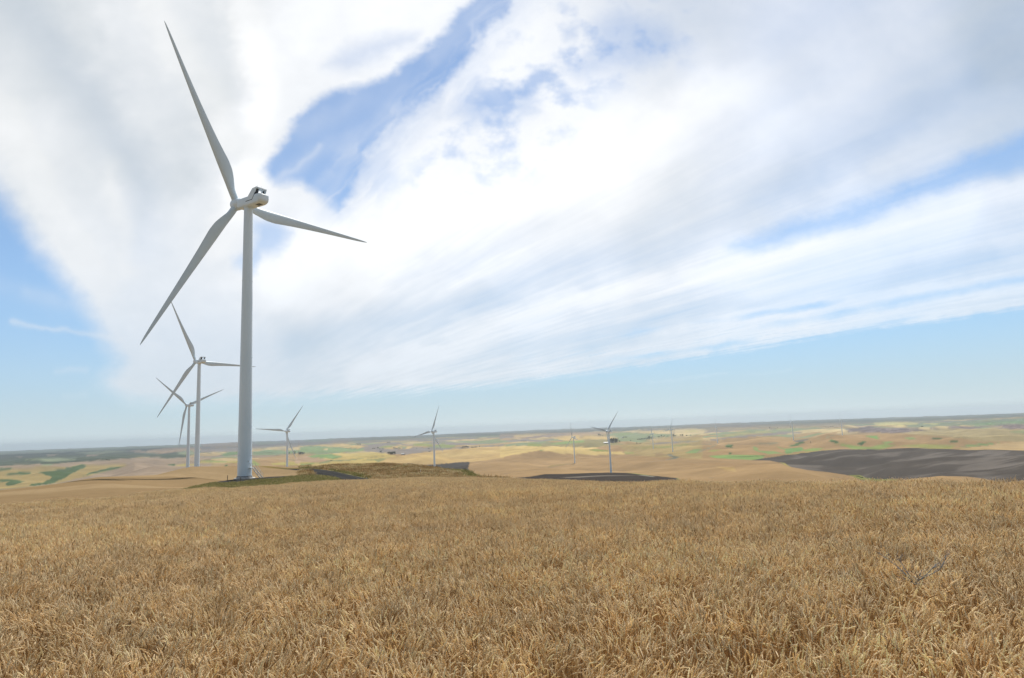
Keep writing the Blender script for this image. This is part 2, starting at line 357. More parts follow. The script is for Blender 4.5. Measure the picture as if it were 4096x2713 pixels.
# view, outline, colour, softness (photo px), distance range
FIELDS = [
    # the left horizon and the green valley
    (8, [(-900, 400), (0, 330), (600, 300), (1300, 270), (2000, 245), (2500, 230), (2500, 330), (1700, 345), (1500, 400), (1200, 420), (600, 470), (0, 490), (-900, 560)], WOOD, 3, FAR),
    (8, [(-900, 330), (0, 322), (1300, 268), (2500, 226), (2500, 250), (1300, 290), (0, 350)], SAGE, 3, FAR),
    (8, [(1020, 355), (1280, 350), (1200, 362), (1030, 366)], MAUVE, 2, FAR), (8, [(550, 350), (680, 348), (650, 362), (560, 362)], MAUVE, 2, FAR), (8, [(180, 380), (260, 374), (240, 390)], MAUVE, 2, FAR),
    (8, [(1500, 312), (1650, 296), (1740, 318), (1700, 332)], MAUVE, 2, FAR),
    (8, [(1740, 300), (2000, 272), (2400, 262), (2400, 305), (2000, 342), (1735, 336)], ROSY, 2, FAR),
    (8, [(300, 410), (700, 395), (900, 410), (600, 430)], SAGE, 6, FAR), (8, [(900, 330), (1300, 300), (1500, 310), (1100, 345)], SAGE, 5, FAR),
    (8, [(-900, 560), (0, 490), (480, 463), (510, 485), (530, 492), (700, 458), (1060, 428), (1300, 412), (1900, 378), (2500, 385), (2500, 560), (1500, 610), (700, 700), (-900, 900)], MAUVE, 2, FAR),
    (8, [(-900, 560), (0, 525), (430, 498), (800, 500), (960, 465), (1100, 470), (1480, 466), (1500, 488), (1000, 618), (700, 684), (350, 735), (-900, 830)], (0.37, 0.285, 0.13), 4, FAR),
    (8, [(0, 505), (120, 505), (175, 525), (0, 540)], GREEN, 3, FAR),
    (8, [(430, 570), (540, 545), (720, 525), (860, 490), (960, 468), (1055, 475), (1000, 510), (860, 570), (780, 620), (640, 690), (420, 725), (345, 720), (380, 690), (520, 680), (600, 640), (610, 615), (570, 600), (500, 580)], GREEN, 2, FAR),
    (8, [(980, 605), (1050, 570), (1200, 530), (1300, 505), (1470, 490), (1400, 515), (1200, 560)], GREEN, 2, FAR),
    (8, [(50, 580), (180, 565), (240, 550), (370, 570), (350, 585), (220, 596)], GREEN, 2, FAR),
    (8, [(-300, 660), (0, 648), (120, 635), (200, 655), (290, 672), (180, 710), (80, 725), (60, 700), (110, 668), (-300, 690)], GREEN, 2, FAR),
    (8, [(-200, 780), (0, 765), (70, 775), (0, 800)], GREEN, 3, FAR),
    (8, [(1980, 470), (2060, 460), (2080, 470), (2000, 480)], GREEN, 2, FAR), (8, [(2060, 480), (2170, 475), (2200, 485), (2080, 488)], YELLOW, 2, FAR),
    # behind the near tower
    (1, [(0, 790), (400, 785), (720, 750), (830, 790), (700, 830), (500, 845), (250, 825), (0, 845)], WOOD, 3, FAR),
    (1, [(620, 770), (800, 745), (830, 790), (700, 800)], SAGE, 4, FAR),
    (1, [(895, 710), (1350, 705), (1350, 760), (900, 768)], FALLOW, 2, FAR), (1, [(900, 660), (1100, 650), (1350, 650), (1350, 700), (920, 705)], ROSY, 3, FAR),
    (1, [(1120, 812), (1250, 762), (1350, 758), (1350, 792), (1200, 812)], (0.10, 0.15, 0.07), 2, FAR),
    (1, [(1500, 665), (1800, 620), (2400, 605), (2400, 690), (1900, 700), (1600, 715), (1500, 730)], FALLOW, 3, FAR), (1, [(1500, 655), (1700, 640), (1900, 650), (1600, 680)], SAGE, 4, FAR),
    (1, [(1510, 760), (1700, 738), (1900, 748), (2400, 730), (2400, 772), (2100, 776), (1900, 792), (1700, 802), (1510, 798)], (0.13, 0.175, 0.10), 2, FAR),
    (1, [(1600, 716), (1800, 706), (2060, 704), (2070, 725), (1750, 736)], PALE, 2, FAR), (1, [(2050, 696), (2400, 680), (2400, 702), (2150, 706)], PALE, 2, FAR),
    (1, [(2150, 822), (2400, 794), (2400, 836)], GREEN, 2, FAR),
    (1, [(880, 872), (940, 858), (1200, 872), (1350, 868), (1350, 895), (890, 894)], YELLOW, 2, FAR), (1, [(900, 862), (960, 860), (1200, 876), (1180, 890), (1000, 885)], LEAF, 2, FAR),
    (1, [(1165, 932), (1190, 916), (1218, 916), (1195, 940)], GREEN, 2, FAR), (1, [(505, 916), (560, 904), (600, 910), (590, 926)], GREEN, 2, FAR), (1, [(600, 915), (720, 902), (830, 905), (820, 925), (640, 928)], YELLOW, 3, FAR),
    (1, [(600, 888), (720, 872), (720, 880), (620, 892)], WOOD, 1.5, FAR), (1, [(1510, 852), (1560, 888), (1610, 905), (1580, 925), (1510, 925)], LEAF, 2, FAR),
    (1, [(1730, 900), (1900, 882), (2300, 893), (2240, 912), (2050, 920), (1750, 922)], YELLOW, 3, FAR), (1, [(2090, 910), (2280, 893), (2330, 900), (2150, 925)], GREEN, 3, FAR),
    # centre left
    (4, [(0, 500), (250, 460), (500, 470), (520, 500), (300, 530), (0, 548)], FALLOW, 3, FAR), (4, [(0, 480), (260, 455), (520, 468), (360, 490), (120, 500)], SAGE, 3, FAR),
    (4, [(350, 490), (420, 460), (640, 470), (520, 520), (400, 515)], MAUVE, 4, FAR), (4, [(700, 445), (870, 433), (880, 440), (760, 452)], FALLOW, 2, FAR),
    (4, [(0, 552), (150, 540), (560, 568), (760, 573), (760, 602), (450, 627), (60, 632), (0, 612)], (0.15, 0.20, 0.10), 2, FAR),
    (4, [(-100, 552), (250, 530), (500, 515), (680, 540), (800, 548), (740, 562), (680, 582), (560, 564), (160, 543)], GOLD, 1.5, FAR), (4, [(240, 585), (340, 582), (330, 592), (260, 592)], PALE, 1.5, FAR),
    (4, [(0, 652), (100, 632), (450, 627), (760, 602), (760, 573), (850, 552), (1100, 545), (1300, 560), (1800, 570), (2180, 545), (2420, 528), (2420, 548), (2100, 557), (1900, 576), (1560, 606), (1260, 648), (1040, 637), (870, 612), (600, 622), (120, 632)], FALLOW, 1.5, FAR),
    (4, [(1000, 577), (1100, 553), (1200, 540), (1300, 547), (1337, 560), (1290, 578), (1150, 580)], GOLD, 1.5, FAR), (4, [(1160, 556), (1220, 543), (1275, 560), (1230, 574)], SAGE, 1.5, FAR), (4, [(980, 548), (1080, 540), (1130, 550), (1010, 572), (940, 560)], (0.27, 0.29, 0.12), 2, FAR),
    (4, [(1340, 527), (1450, 512), (1560, 522), (1560, 548), (1340, 542)], (0.27, 0.29, 0.11), 2.5, FAR), (4, [(1600, 540), (1680, 522), (1800, 530), (1850, 545), (1770, 566), (1640, 555)], (0.24, 0.28, 0.12), 2, FAR), (4, [(1770, 525), (1830, 522), (1850, 542)], FALLOW, 1.5, FAR),
    (4, [(-60, 700), (100, 665), (350, 640), (600, 632), (850, 614), (1040, 640), (1150, 668), (1040, 705), (900, 765), (700, 785), (0, 810)], (0.58, 0.45, 0.19), 1.5, FAR), (4, [(600, 660), (850, 625), (1000, 645), (900, 690), (700, 700)], (0.47, 0.38, 0.16), 6, FAR),
    (4, [(-60, 690), (60, 660), (230, 690), (360, 712), (260, 740), (-60, 752)], ROSY, 3, FAR), (4, [(90, 668), (200, 648), (380, 643), (505, 670), (430, 697), (260, 692)], (0.125, 0.19, 0.075), 1.5, FAR),
    (4, [(0, 748), (210, 744), (90, 784), (0, 776)], LEAF, 1.5, FAR), (4, [(0, 738), (160, 740), (60, 756), (0, 756)], YELLOW, 2, FAR),
    (4, [(200, 752), (350, 712), (560, 708), (740, 688), (750, 694), (560, 722), (370, 730), (230, 756)], (0.20, 0.21, 0.11), 1.2, FAR),
    (4, [(740, 712), (960, 690), (1085, 690), (990, 706), (1000, 722), (920, 742), (890, 722)], (0.27, 0.27, 0.13), 1.5, FAR), (4, [(900, 760), (1000, 735), (960, 755)], DRY, 1, FAR), (4, [(1050, 738), (1080, 728), (1130, 740), (1060, 744)], SAGE, 1, FAR),
    (4, [(760, 690), (1000, 665), (1060, 662), (800, 692)], (0.3, 0.25, 0.13), 1, FAR),
    (4, [(1000, 705), (1150, 668), (1260, 650), (1600, 602), (2000, 567), (2420, 546), (2420, 690), (2000, 738), (1400, 768), (900, 772)], (0.54, 0.385, 0.19), 1.5, FAR),
    (4, [(1200, 690), (1600, 640), (2000, 600), (2368, 590), (2368, 630), (1700, 690), (1300, 720)], (0.61, 0.45, 0.22), 7, FAR),
    (4, [(1180, 768), (1330, 762), (1540, 770), (1800, 746), (2012, 734), (1997, 800), (1988, 860), (1600, 830), (1200, 800)], (0.046, 0.040, 0.036), 1, FAR),
    # centre
    (5, [(0, 400), (300, 395), (1000, 380), (1420, 378), (1300, 400), (900, 420), (600, 440), (0, 470)], ROSY, 3, FAR),
    (5, [(0, 435), (150, 424), (165, 440), (0, 462)], FALLOW, 2, FAR), (5, [(220, 452), (420, 425), (700, 404), (880, 410), (620, 432), (300, 462)], (0.24, 0.19, 0.17), 2, FAR), (5, [(160, 442), (180, 405), (400, 396), (560, 402), (400, 428), (210, 446)], GOLD, 2, FAR),
    (5, [(640, 452), (760, 430), (920, 415), (1180, 425), (1400, 450), (1280, 466), (950, 470), (990, 496), (830, 492), (660, 466)], GOLD, 1.2, FAR), (5, [(930, 430), (1000, 440), (980, 460), (950, 450)], (0.4, 0.3, 0.16), 1, FAR),
    (5, [(320, 528), (640, 510), (780, 490), (980, 474), (1200, 465), (1395, 470), (1395, 510), (1540, 520), (1300, 536), (1150, 562), (900, 555), (500, 556), (320, 548)], (0.27, 0.24, 0.13), 2, FAR),
    (5, [(325, 520), (400, 512), (490, 526), (500, 550), (325, 547)], LEAF, 2, FAR), (5, [(600, 515), (780, 490), (980, 474), (1000, 500), (780, 522), (640, 532)], (0.17, 0.23, 0.09), 2.5, FAR),
    (5, [(1250, 420), (1300, 397), (1450, 385), (1650, 395), (2050, 405), (2140, 420), (2050, 432), (1700, 472), (1500, 492), (1400, 486), (1395, 450)], SAGE, 1.5, FAR), (5, [(1330, 400), (1450, 386), (1600, 398), (1450, 420)], (0.22, 0.27, 0.13), 2, FAR),
    (5, [(1420, 377), (1650, 346), (1900, 335), (2400, 314), (2400, 402), (2150, 420), (2000, 402), (1650, 392)], PALE, 1.5, FAR), (5, [(1640, 362), (1800, 348), (2000, 345), (1800, 362)], FALLOW, 1.5, FAR), (5, [(1900, 352), (2100, 342), (2150, 345), (1980, 358)], FALLOW, 1.5, FAR),
    (5, [(1480, 600), (1400, 540), (1700, 500), (2000, 470), (2400, 420), (2400, 700), (1580, 660)], OLIVE, 4, FAR), (5, [(1560, 560), (1800, 540), (2000, 545), (1700, 580)], (0.33, 0.29, 0.13), 4, FAR), (5, [(1830, 560), (2000, 545), (2200, 520), (2260, 530), (1950, 570)], (0.27, 0.28, 0.12), 4, FAR),
    (5, [(0, 548), (300, 545), (490, 555), (700, 550), (900, 555), (1150, 566), (1060, 590), (1150, 612), (1440, 614), (1480, 640), (1470, 648), (1100, 648), (800, 642), (560, 612), (480, 596), (0, 682)], (0.63, 0.475, 0.22), 1.2, FAR),
    (5, [(1060, 588), (1150, 584), (1290, 600), (1290, 612), (1130, 607)], (0.24, 0.27, 0.09), 1.5, FAR), (5, [(1470, 614), (1560, 616), (1590, 634), (1490, 644)], (0.36, 0.36, 0.15), 2, FAR), (5, [(465, 592), (510, 588), (525, 596), (480, 599)], LEAF, 1, FAR),
    (5, [(2190, 628), (2260, 600), (2345, 583), (2390, 590), (2300, 634)], (0.145, 0.19, 0.09), 2.5, FAR),
    (5, [(1720, 522), (1850, 510), (2000, 500), (2400, 484), (2400, 493), (2000, 516), (1830, 526)], FALLOW, 1, FAR),
    (5, [(560, 790), (600, 770), (870, 752), (900, 756), (600, 797)], (0.31, 0.23, 0.12), 1.5, FAR), (5, [(560, 800), (600, 792), (870, 755), (905, 752), (800, 770), (600, 800)], (0.20, 0.14, 0.085), 1, FAR),
    (5, [(0, 880), (120, 850), (440, 822), (200, 852), (60, 878)], (0.23, 0.16, 0.09), 2, FAR),
    (5, [(1680, 732), (1850, 720), (2060, 696), (2000, 712), (1800, 738)], (0.24, 0.17, 0.10), 1.2, FAR), (5, [(1955, 652), (2010, 638), (2060, 662), (2130, 682), (2080, 696), (1950, 708), (2050, 686), (2000, 662)], (0.12, 0.125, 0.095), 1, FAR), (5, [(1830, 640), (1900, 628), (1960, 640), (1850, 675)], (0.30, 0.22, 0.13), 4, FAR),
    (5, [(1980, 650), (2080, 650), (2080, 656), (1980, 656)], (0.25, 0.22, 0.18), 1, FAR),
    (5, [(-40, 930), (100, 932), (330, 915), (540, 880), (750, 880), (900, 875), (1150, 858), (1500, 862), (1700, 885), (2100, 925), (2200, 972), (2230, 1100), (-40, 1100)], (0.040, 0.033, 0.028), 1, (600, 1e9)),
    (5, [(1630, 895), (1700, 893), (1840, 908), (1800, 912)], (0.22, 0.20, 0.17), 1, FAR), (5, [(700, 912), (1300, 892), (1640, 897), (1300, 902), (800, 920)], (0.14, 0.12, 0.10), 1.2, FAR),
    (5, [(1500, 862), (1700, 884), (1820, 904), (1720, 892), (1560, 872)], LEAF, 0.8, FAR), (5, [(2080, 925), (2110, 926), (2190, 972), (2130, 955)], LEAF, 0.8, FAR),
    # right
    (6, [(-60, 480), (0, 330), (500, 270), (1200, 300), (2000, 270), (2000, 330), (1000, 340), (600, 360), (300, 380), (0, 400)], (0.36, 0.285, 0.19), 4, FAR),
    (6, [(0, 352), (300, 322), (400, 340), (560, 352), (660, 360), (600, 370), (300, 355), (0, 370)], (0.25, 0.22, 0.17), 1.5, FAR), (6, [(560, 308), (900, 302), (1000, 318), (700, 326)], (0.29, 0.23, 0.19), 2, FAR), (6, [(930, 362), (1000, 350), (1250, 345), (1450, 352), (1100, 372)], (0.2, 0.22, 0.13), 1.5, FAR), (6, [(1060, 355), (1150, 345), (1180, 352), (1080, 362)], PALE, 1.5, FAR), (6, [(1200, 344), (1390, 335), (1450, 340), (1250, 352)], (0.36, 0.38, 0.16), 2, FAR),
    (6, [(0, 345), (220, 330), (400, 360), (330, 395), (150, 420), (0, 425)], PALE, 2, FAR), (6, [(100, 362), (260, 358), (280, 372), (140, 380)], (0.5, 0.45, 0.2), 2, FAR),
    (6, [(320, 480), (560, 450), (900, 410), (1280, 381), (1580, 380), (1400, 400), (1000, 427), (620, 456), (480, 482)], FALLOW, 1, FAR), (6, [(0, 490), (230, 485), (400, 486), (230, 497), (0, 498)], (0.2, 0.18, 0.12), 0.8, FAR),
    (6, [(800, 380), (1100, 370), (1150, 385), (900, 400), (600, 435), (560, 420)], (0.36, 0.34, 0.16), 3, FAR),
    (6, [(120, 632), (220, 590), (300, 594), (240, 632)], (0.15, 0.20, 0.085), 2, FAR), (6, [(590, 548), (640, 524), (690, 530), (680, 572), (610, 564)], GREEN, 1.5, FAR), (6, [(630, 642), (640, 615), (680, 624), (650, 652)], GREEN, 2, FAR), (6, [(400, 612), (440, 592), (560, 588), (470, 615)], (0.3, 0.3, 0.12), 3, FAR),
    (6, [(400, 662), (620, 652), (1080, 655), (1035, 702), (900, 710), (500, 690)], (0.165, 0.235, 0.085), 2, FAR), (6, [(500, 676), (800, 668), (1080, 660), (1060, 666), (800, 676)], (0.08, 0.13, 0.05), 0.8, FAR),
    (6, [(920, 550), (970, 558), (990, 600), (1180, 608), (1290, 638), (1100, 642), (940, 602)], (0.16, 0.21, 0.085), 2, FAR), (6, [(1190, 545), (1300, 580), (1400, 568), (1500, 560), (1530, 600), (1300, 642), (1300, 600)], (0.12, 0.19, 0.075), 2, FAR), (6, [(1340, 552), (1480, 495), (1545, 510), (1420, 552)], GREEN, 1.5, FAR),
    (6, [(1830, 480), (1850, 465), (1950, 498), (1935, 518)], GREEN, 2, FAR), (6, [(2140, 525), (2220, 490), (2275, 490), (2200, 538)], GREEN, 2, FAR), (6, [(1500, 598), (1620, 572), (1760, 570), (1700, 602), (1550, 612)], (0.22, 0.28, 0.10), 2.5, FAR), (6, [(2260, 425), (2400, 420), (2400, 460), (2300, 445)], (0.14, 0.21, 0.08), 2, FAR), (6, [(1900, 520), (2100, 540), (2368, 585), (2100, 580)], (0.24, 0.31, 0.11), 3, FAR),
    (6, [(240, 634), (350, 585), (490, 528), (505, 530), (370, 592), (260, 636)], (0.19, 0.17, 0.11), 0.8, FAR), (6, [(340, 538), (420, 522), (500, 528), (420, 530)], (0.22, 0.18, 0.11), 0.8, FAR),
    (6, [(1410, 486), (1600, 455), (1560, 485), (1500, 497), (1430, 497)], (0.12, 0.11, 0.09), 1, FAR), (6, [(970, 516), (1100, 505), (1245, 500), (1180, 526), (1040, 532)], (0.17, 0.14, 0.08), 1.2, FAR), (6, [(1560, 462), (1700, 448), (1950, 444), (1700, 455)], (0.2, 0.17, 0.1), 0.8, FAR), (6, [(1780, 428), (1850, 418), (1900, 425), (1840, 432)], (0.2, 0.17, 0.1), 0.8, FAR),
    (6, [(1005, 704), (1130, 680), (1300, 655), (1600, 610), (1900, 580), (1700, 612), (1300, 676), (1080, 706)], YELLOW, 2, FAR),
    (7, [(880, 312), (1200, 275), (1500, 258), (1700, 248), (2100, 233), (2420, 212), (2420, 262), (2000, 292), (1600, 292), (1400, 312), (1200, 322), (1000, 327)], (0.125, 0.15, 0.095), 2, FAR), (7, [(1700, 290), (2000, 262), (2420, 235), (2420, 285), (1900, 300)], (0.10, 0.145, 0.075), 3, FAR),
    (7, [(580, 272), (760, 255), (1100, 270), (1120, 282), (900, 300), (620, 300)], (0.60, 0.54, 0.24), 2, FAR), (7, [(1150, 272), (1400, 275), (1380, 285), (1200, 285)], (0.5, 0.48, 0.22), 1.5, FAR),
    (7, [(1080, 340), (1200, 318), (1400, 310), (1500, 318), (1300, 335), (1120, 352)], PALE, 1.5, FAR), (7, [(1600, 300), (1780, 310), (1680, 318)], PALE, 1.5, FAR),
    (7, [(220, 352), (260, 346), (400, 330), (530, 308), (700, 335), (830, 345), (900, 335), (1120, 350), (1180, 342), (1280, 332), (1280, 342), (950, 392), (650, 387), (330, 382)], (0.105, 0.088, 0.085), 1, FAR),
    (7, [(1480, 318), (1560, 306), (1700, 312), (1830, 320), (1900, 312), (1960, 318), (1720, 348), (1580, 348)], (0.13, 0.105, 0.095), 1.2, FAR), (7, [(2050, 308), (2200, 288), (2420, 292), (2420, 348), (2200, 348)], (0.115, 0.09, 0.085), 1.2, FAR),
    (7, [(900, 400), (1280, 350), (1500, 335), (1750, 350), (2000, 330), (2200, 350), (2420, 345), (2420, 500), (1900, 490), (1400, 430)], (0.38, 0.315, 0.185), 3, FAR), (7, [(2200, 372), (2420, 352), (2420, 405), (2280, 400)], (0.17, 0.18, 0.09), 3, FAR), (7, [(1340, 432), (1450, 430), (1620, 442), (1500, 440)], (0.2, 0.16, 0.09), 0.8, FAR), (7, [(780, 416), (860, 416), (850, 422)], (0.18, 0.15, 0.08), 0.8, FAR),
    (7, [(60, 492), (110, 475), (180, 494), (170, 518)], GREEN, 2, FAR), (7, [(380, 522), (450, 495), (510, 490), (440, 537)], GREEN, 2, FAR), (7, [(510, 428), (620, 434), (690, 450), (620, 467)], (0.12, 0.2, 0.065), 2.5, FAR), (7, [(950, 448), (1060, 444), (1090, 466), (1000, 468)], (0.13, 0.2, 0.07), 2.5, FAR), (7, [(1260, 452), (1330, 440), (1410, 460), (1300, 472)], GREEN, 2, FAR), (7, [(1480, 490), (1560, 478), (1640, 500), (1560, 507)], GREEN, 2, FAR),
    (7, [(1640, 535), (1850, 515), (2090, 508), (1900, 542), (1700, 550)], (0.13, 0.19, 0.075), 2, FAR), (7, [(180, 510), (400, 568), (650, 590), (850, 540), (700, 525), (560, 555), (350, 540)], (0.25, 0.31, 0.11), 4, FAR), (7, [(690, 505), (780, 490), (830, 505), (720, 530)], (0.17, 0.25, 0.09), 3, FAR), (7, [(880, 545), (1200, 520), (1560, 545), (1500, 585), (1200, 575)], (0.31, 0.31, 0.12), 5, FAR),
    (7, [(1570, 586), (1900, 540), (2420, 484), (2420, 600), (2000, 594)], (0.48, 0.355, 0.20), 1, FAR), (7, [(1500, 580), (1700, 560), (1760, 556), (1600, 580)], (0.15, 0.16, 0.08), 0.8, FAR),
    # the big ploughed hill
    (7, [(-860, 712), (-700, 690), (-300, 635), (0, 597), (250, 583), (650, 590), (900, 575), (1100, 570), (1400, 580), (1700, 592), (1950, 588), (2420, 600), (2900, 620), (2900, 1100), (2120, 1000), (2050, 967), (1900, 938), (1700, 912), (1450, 902), (1200, 914), (920, 950), (700, 975), (480, 932), (250, 893), (0, 852), (-200, 830), (-400, 795), (-560, 735), (-650, 720)], PLOUGH, 0.8, (930, 1e9)),
    (7, [(280, 893), (420, 890), (480, 922), (640, 935), (900, 945), (860, 975), (640, 985), (450, 945)], (0.135, 0.14, 0.05), 1, (700, 1e9)),
    (6, [(860, 955), (1000, 925), (1120, 900), (1110, 910), (900, 962)], (0.31, 0.21, 0.11), 1, FAR), (6, [(1780, 900), (2000, 925), (2250, 950), (2240, 958), (1900, 922)], (0.2, 0.14, 0.08), 0.8, FAR), (6, [(1740, 925), (1900, 952), (1950, 965), (1880, 958)], (0.2, 0.14, 0.08), 0.8, FAR), (6, [(400, 912), (460, 920), (450, 930), (400, 922)], (0.22, 0.16, 0.09), 1, FAR),
    (6, [(1300, 752), (1370, 797), (1240, 742)], YELLOW, 2, FAR), (6, [(0, 770), (300, 740), (700, 745), (1100, 770), (700, 780), (300, 765)], (0.33, 0.22, 0.12), 6, FAR), (6, [(500, 790), (700, 800), (720, 850), (600, 830)], (0.46, 0.33, 0.16), 6, FAR),
    (6, [(-40, 922), (20, 925), (110, 975), (-40, 990)], (0.044, 0.036, 0.031), 1, (600, 1e9)),
    # the near rise: dry grass, verge, gravel
    (4, [(0, 790), (160, 792), (400, 785), (800, 772), (1130, 755), (1300, 765), (1600, 798), (1900, 838), (2200, 898), (2420, 940), (2420, 1050), (0, 1050)], DRY, 1, (100, 330)),
    (4, [(820, 780), (900, 775), (880, 810), (830, 805)], (0.19, 0.165, 0.07), 2.5, NEAR), (4, [(1050, 820), (1150, 800), (1200, 840), (1100, 870)], (0.145, 0.12, 0.055), 5, NEAR), (4, [(980, 925), (1050, 890), (1350, 905), (1300, 940), (1000, 945)], (0.17, 0.105, 0.05), 3, NEAR), (4, [(1330, 890), (1400, 840), (1500, 850), (1460, 900)], (0.17, 0.165, 0.07), 3, NEAR), (4, [(640, 850), (900, 840), (1000, 870), (860, 890), (700, 870)], (0.31, 0.225, 0.115), 4, NEAR), (4, [(1050, 775), (1250, 765), (1350, 800), (1100, 800)], (0.21, 0.13, 0.06), 4, NEAR),
    (4, [(1590, 800), (1750, 815), (1900, 845), (2300, 905), (2420, 935), (2300, 940), (2000, 890), (1650, 835)], (0.15, 0.16, 0.035), 1.5, NEAR), (4, [(1980, 880), (2300, 905), (2420, 940), (2000, 940), (1850, 905)], (0.20, 0.18, 0.055), 3, NEAR), (4, [(200, 800), (420, 795), (380, 825), (180, 815)], (0.16, 0.15, 0.06), 2, NEAR), (4, [(360, 830), (700, 880), (880, 935), (860, 950), (600, 890), (350, 838)], (0.21, 0.20, 0.10), 2, NEAR),
    (1, [(1590, 935), (1680, 930), (1900, 955), (2400, 945), (2400, 968), (1900, 972), (1680, 950)], (0.15, 0.115, 0.045), 1.5, NEAR),
    (1, [(700, 1215), (850, 1170), (1000, 1135), (1100, 1118), (1500, 1090), (1900, 1060), (2100, 1040), (2400, 1028), (2500, 1060), (2700, 1080), (2760, 1110), (2400, 1180), (1900, 1230), (1000, 1290), (500, 1330)], VERGE, 2, (80, 215)),
    (1, [(1055, 1128), (1120, 1112), (1200, 1103), (1330, 1088), (1540, 1072), (1700, 1060), (1850, 1052), (1995, 1046), (1900, 1062), (1600, 1088), (1300, 1122), (1120, 1134)], GRAVEL, 0.8, NEAR),
    (4, [(-330, 800), (-150, 815), (0, 815), (150, 813), (280, 825), (400, 842), (560, 880), (720, 915), (870, 946), (900, 1010), (560, 1010), (440, 928), (300, 896), (160, 884), (120, 842), (-60, 832)], GRAVEL, 0.8, NEAR),
]


def terrain_colour(X, Y, D, wx, wy):
    """field colours for ground points seen at photo pixel X, Y and standing D away"""
    n1 = fbm(wx / 900.0, wy / 700.0, 3, 201); n2 = fbm(wx / 260.0, wy / 200.0, 3, 202); n3 = fbm(wx / 2400.0, wy / 1500.0, 3, 203)
    n5 = fbm(wx / 45.0, wy / 45.0, 3, 204)
    col = np.empty(X.shape + (3,)); col[:] = (0.385, 0.265, 0.15)
    def blend(c, w):
        col[:] = col * (1 - w[..., None]) + np.asarray(c) * w[..., None]
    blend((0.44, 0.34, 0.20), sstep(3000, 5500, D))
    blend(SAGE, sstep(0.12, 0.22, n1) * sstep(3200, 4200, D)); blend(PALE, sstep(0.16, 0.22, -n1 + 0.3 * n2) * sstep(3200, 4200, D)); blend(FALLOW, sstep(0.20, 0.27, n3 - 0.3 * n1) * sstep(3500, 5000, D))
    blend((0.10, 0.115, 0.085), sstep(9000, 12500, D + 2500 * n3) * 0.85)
    # second wheat field and the soil under the crop
    blend((0.23, 0.166, 0.094), sstep(330, 300, D))
    blend((0.175, 0.122, 0.066), sstep(0.0, 0.35, n5 + 0.5 * n2) * sstep(330, 250, D) * sstep(1300, 900, X) * 0.9)
    wob = 1.0 + 1.4 * sstep(300, 900, D)
    wxp = X + wob * 2.2 * gnoise(wx / 60.0, wy / 60.0, 210) * sstep(200, 800, D); wyp = Y + wob * 0.9 * gnoise(wx / 60.0, wy / 60.0, 211) * sstep(200, 800, D)
    for view, P, c, soft, (d0, d1) in FIELDS:
        ox, oy = VIEW[view]
        Q = np.array(P, float) * KV + (ox, oy)
        m = soft + 6
        sel = np.nonzero((X > Q[:, 0].min() - m) & (X < Q[:, 0].max() + m) & (Y > Q[:, 1].min() - m) & (Y < Q[:, 1].max() + m) & (D >= d0) & (D < d1))
        if len(sel[0]) == 0: continue
        sx, sy = (X, Y) if d1 < 400 else (wxp, wyp)
        w = sstep(-soft, soft, poly_sd(sx[sel], sy[sel], Q))[..., None]
        col[sel] = col[sel] * (1 - w) + np.asarray(c) * w
    for P in ([(175, 822), (400, 856), (640, 912), (770, 948)], [(150, 838), (330, 868), (520, 922), (610, 950)]):
        w = np.exp(-(line_d(X, Y, np.array(P, float) * KV + VIEW[4]) / 1.6) ** 2) * (D < 330) * (D > 80)
        blend((0.06, 0.058, 0.055), 0.6 * w)
    # tractor marks in the second field
    for P in ([(640, 860), (1000, 832), (1400, 790), (1420, 786)], [(1500, 782), (1800, 762), (2100, 735), (2300, 714)], [(300, 890), (700, 852)], [(1040, 690), (1180, 665), (1320, 650)], [(390, 800), (430, 770), (460, 765)], [(1700, 640), (1300, 690), (700, 770)]):
        Q = np.array(P, float) * KV + VIEW[8]
        w = (np.exp(-(line_d(X, Y, Q) / 2.2) ** 2) * (D < 330) * (D > 62) * (0.20 + 0.22 * gnoise(wx / 1.6, wy / 1.6, 220)))
        blend((0.15, 0.095, 0.05), np.clip(w, 0, 1))
    soil = sstep(1.16, 1.05, D / crest_distance(np.arctan2(wx, wy)))
    blend((0.30, 0.21, 0.115), soil)
    col *= (1 + 0.12 * n2 + 0.10 * n5 * sstep(700, 200, D))[..., None]
    dark = col.mean(-1) < 0.11
    strk = fbm((wx * 0.8 + wy * 0.2) / 160.0, (wy - 0.3 * wx) / 42.0, 5, 230) + 0.35 * fbm(wx / 70, wy / 60, 3, 231)
    big = sstep(0.02, 0.45, strk + 0.4 * n2) * (D > 900) * (X > 2700) * dark
    col[:] = col * (1 + 0.62 * big[..., None]) + 0.0
    rows = fbm((wx * 0.6 + wy * 0.8) / 300.0, (wy * 0.6 - wx * 0.8) / 24.0, 3, 240)
    col *= (1 + (0.07 * rows + 0.08 * n1 + 0.10 * n2) * sstep(250, 600, D))[..., None]
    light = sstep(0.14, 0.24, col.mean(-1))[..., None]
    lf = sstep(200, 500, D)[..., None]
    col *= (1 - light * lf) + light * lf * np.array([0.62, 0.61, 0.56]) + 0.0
    return np.clip(col, 0.01, 0.8)

# ================================================================== Blender
HAZE = 3.5e-5
CLOUD_GAIN = 0.775
EXPOSURE = 0.47
import bpy
from mathutils import Matrix, Vector, Euler

random.seed(7)
rng = np.random.default_rng(7)
scene = bpy.context.scene
COL = scene.collection


def make_mesh(name, verts, faces, smooth=False):
    me = bpy.data.meshes.new(name)
    me.from_pydata([tuple(v) for v in verts], [], [tuple(f) for f in faces])
    if smooth: me.polygons.foreach_set('use_smooth', [True] * len(me.polygons))
    me.update()
    return me


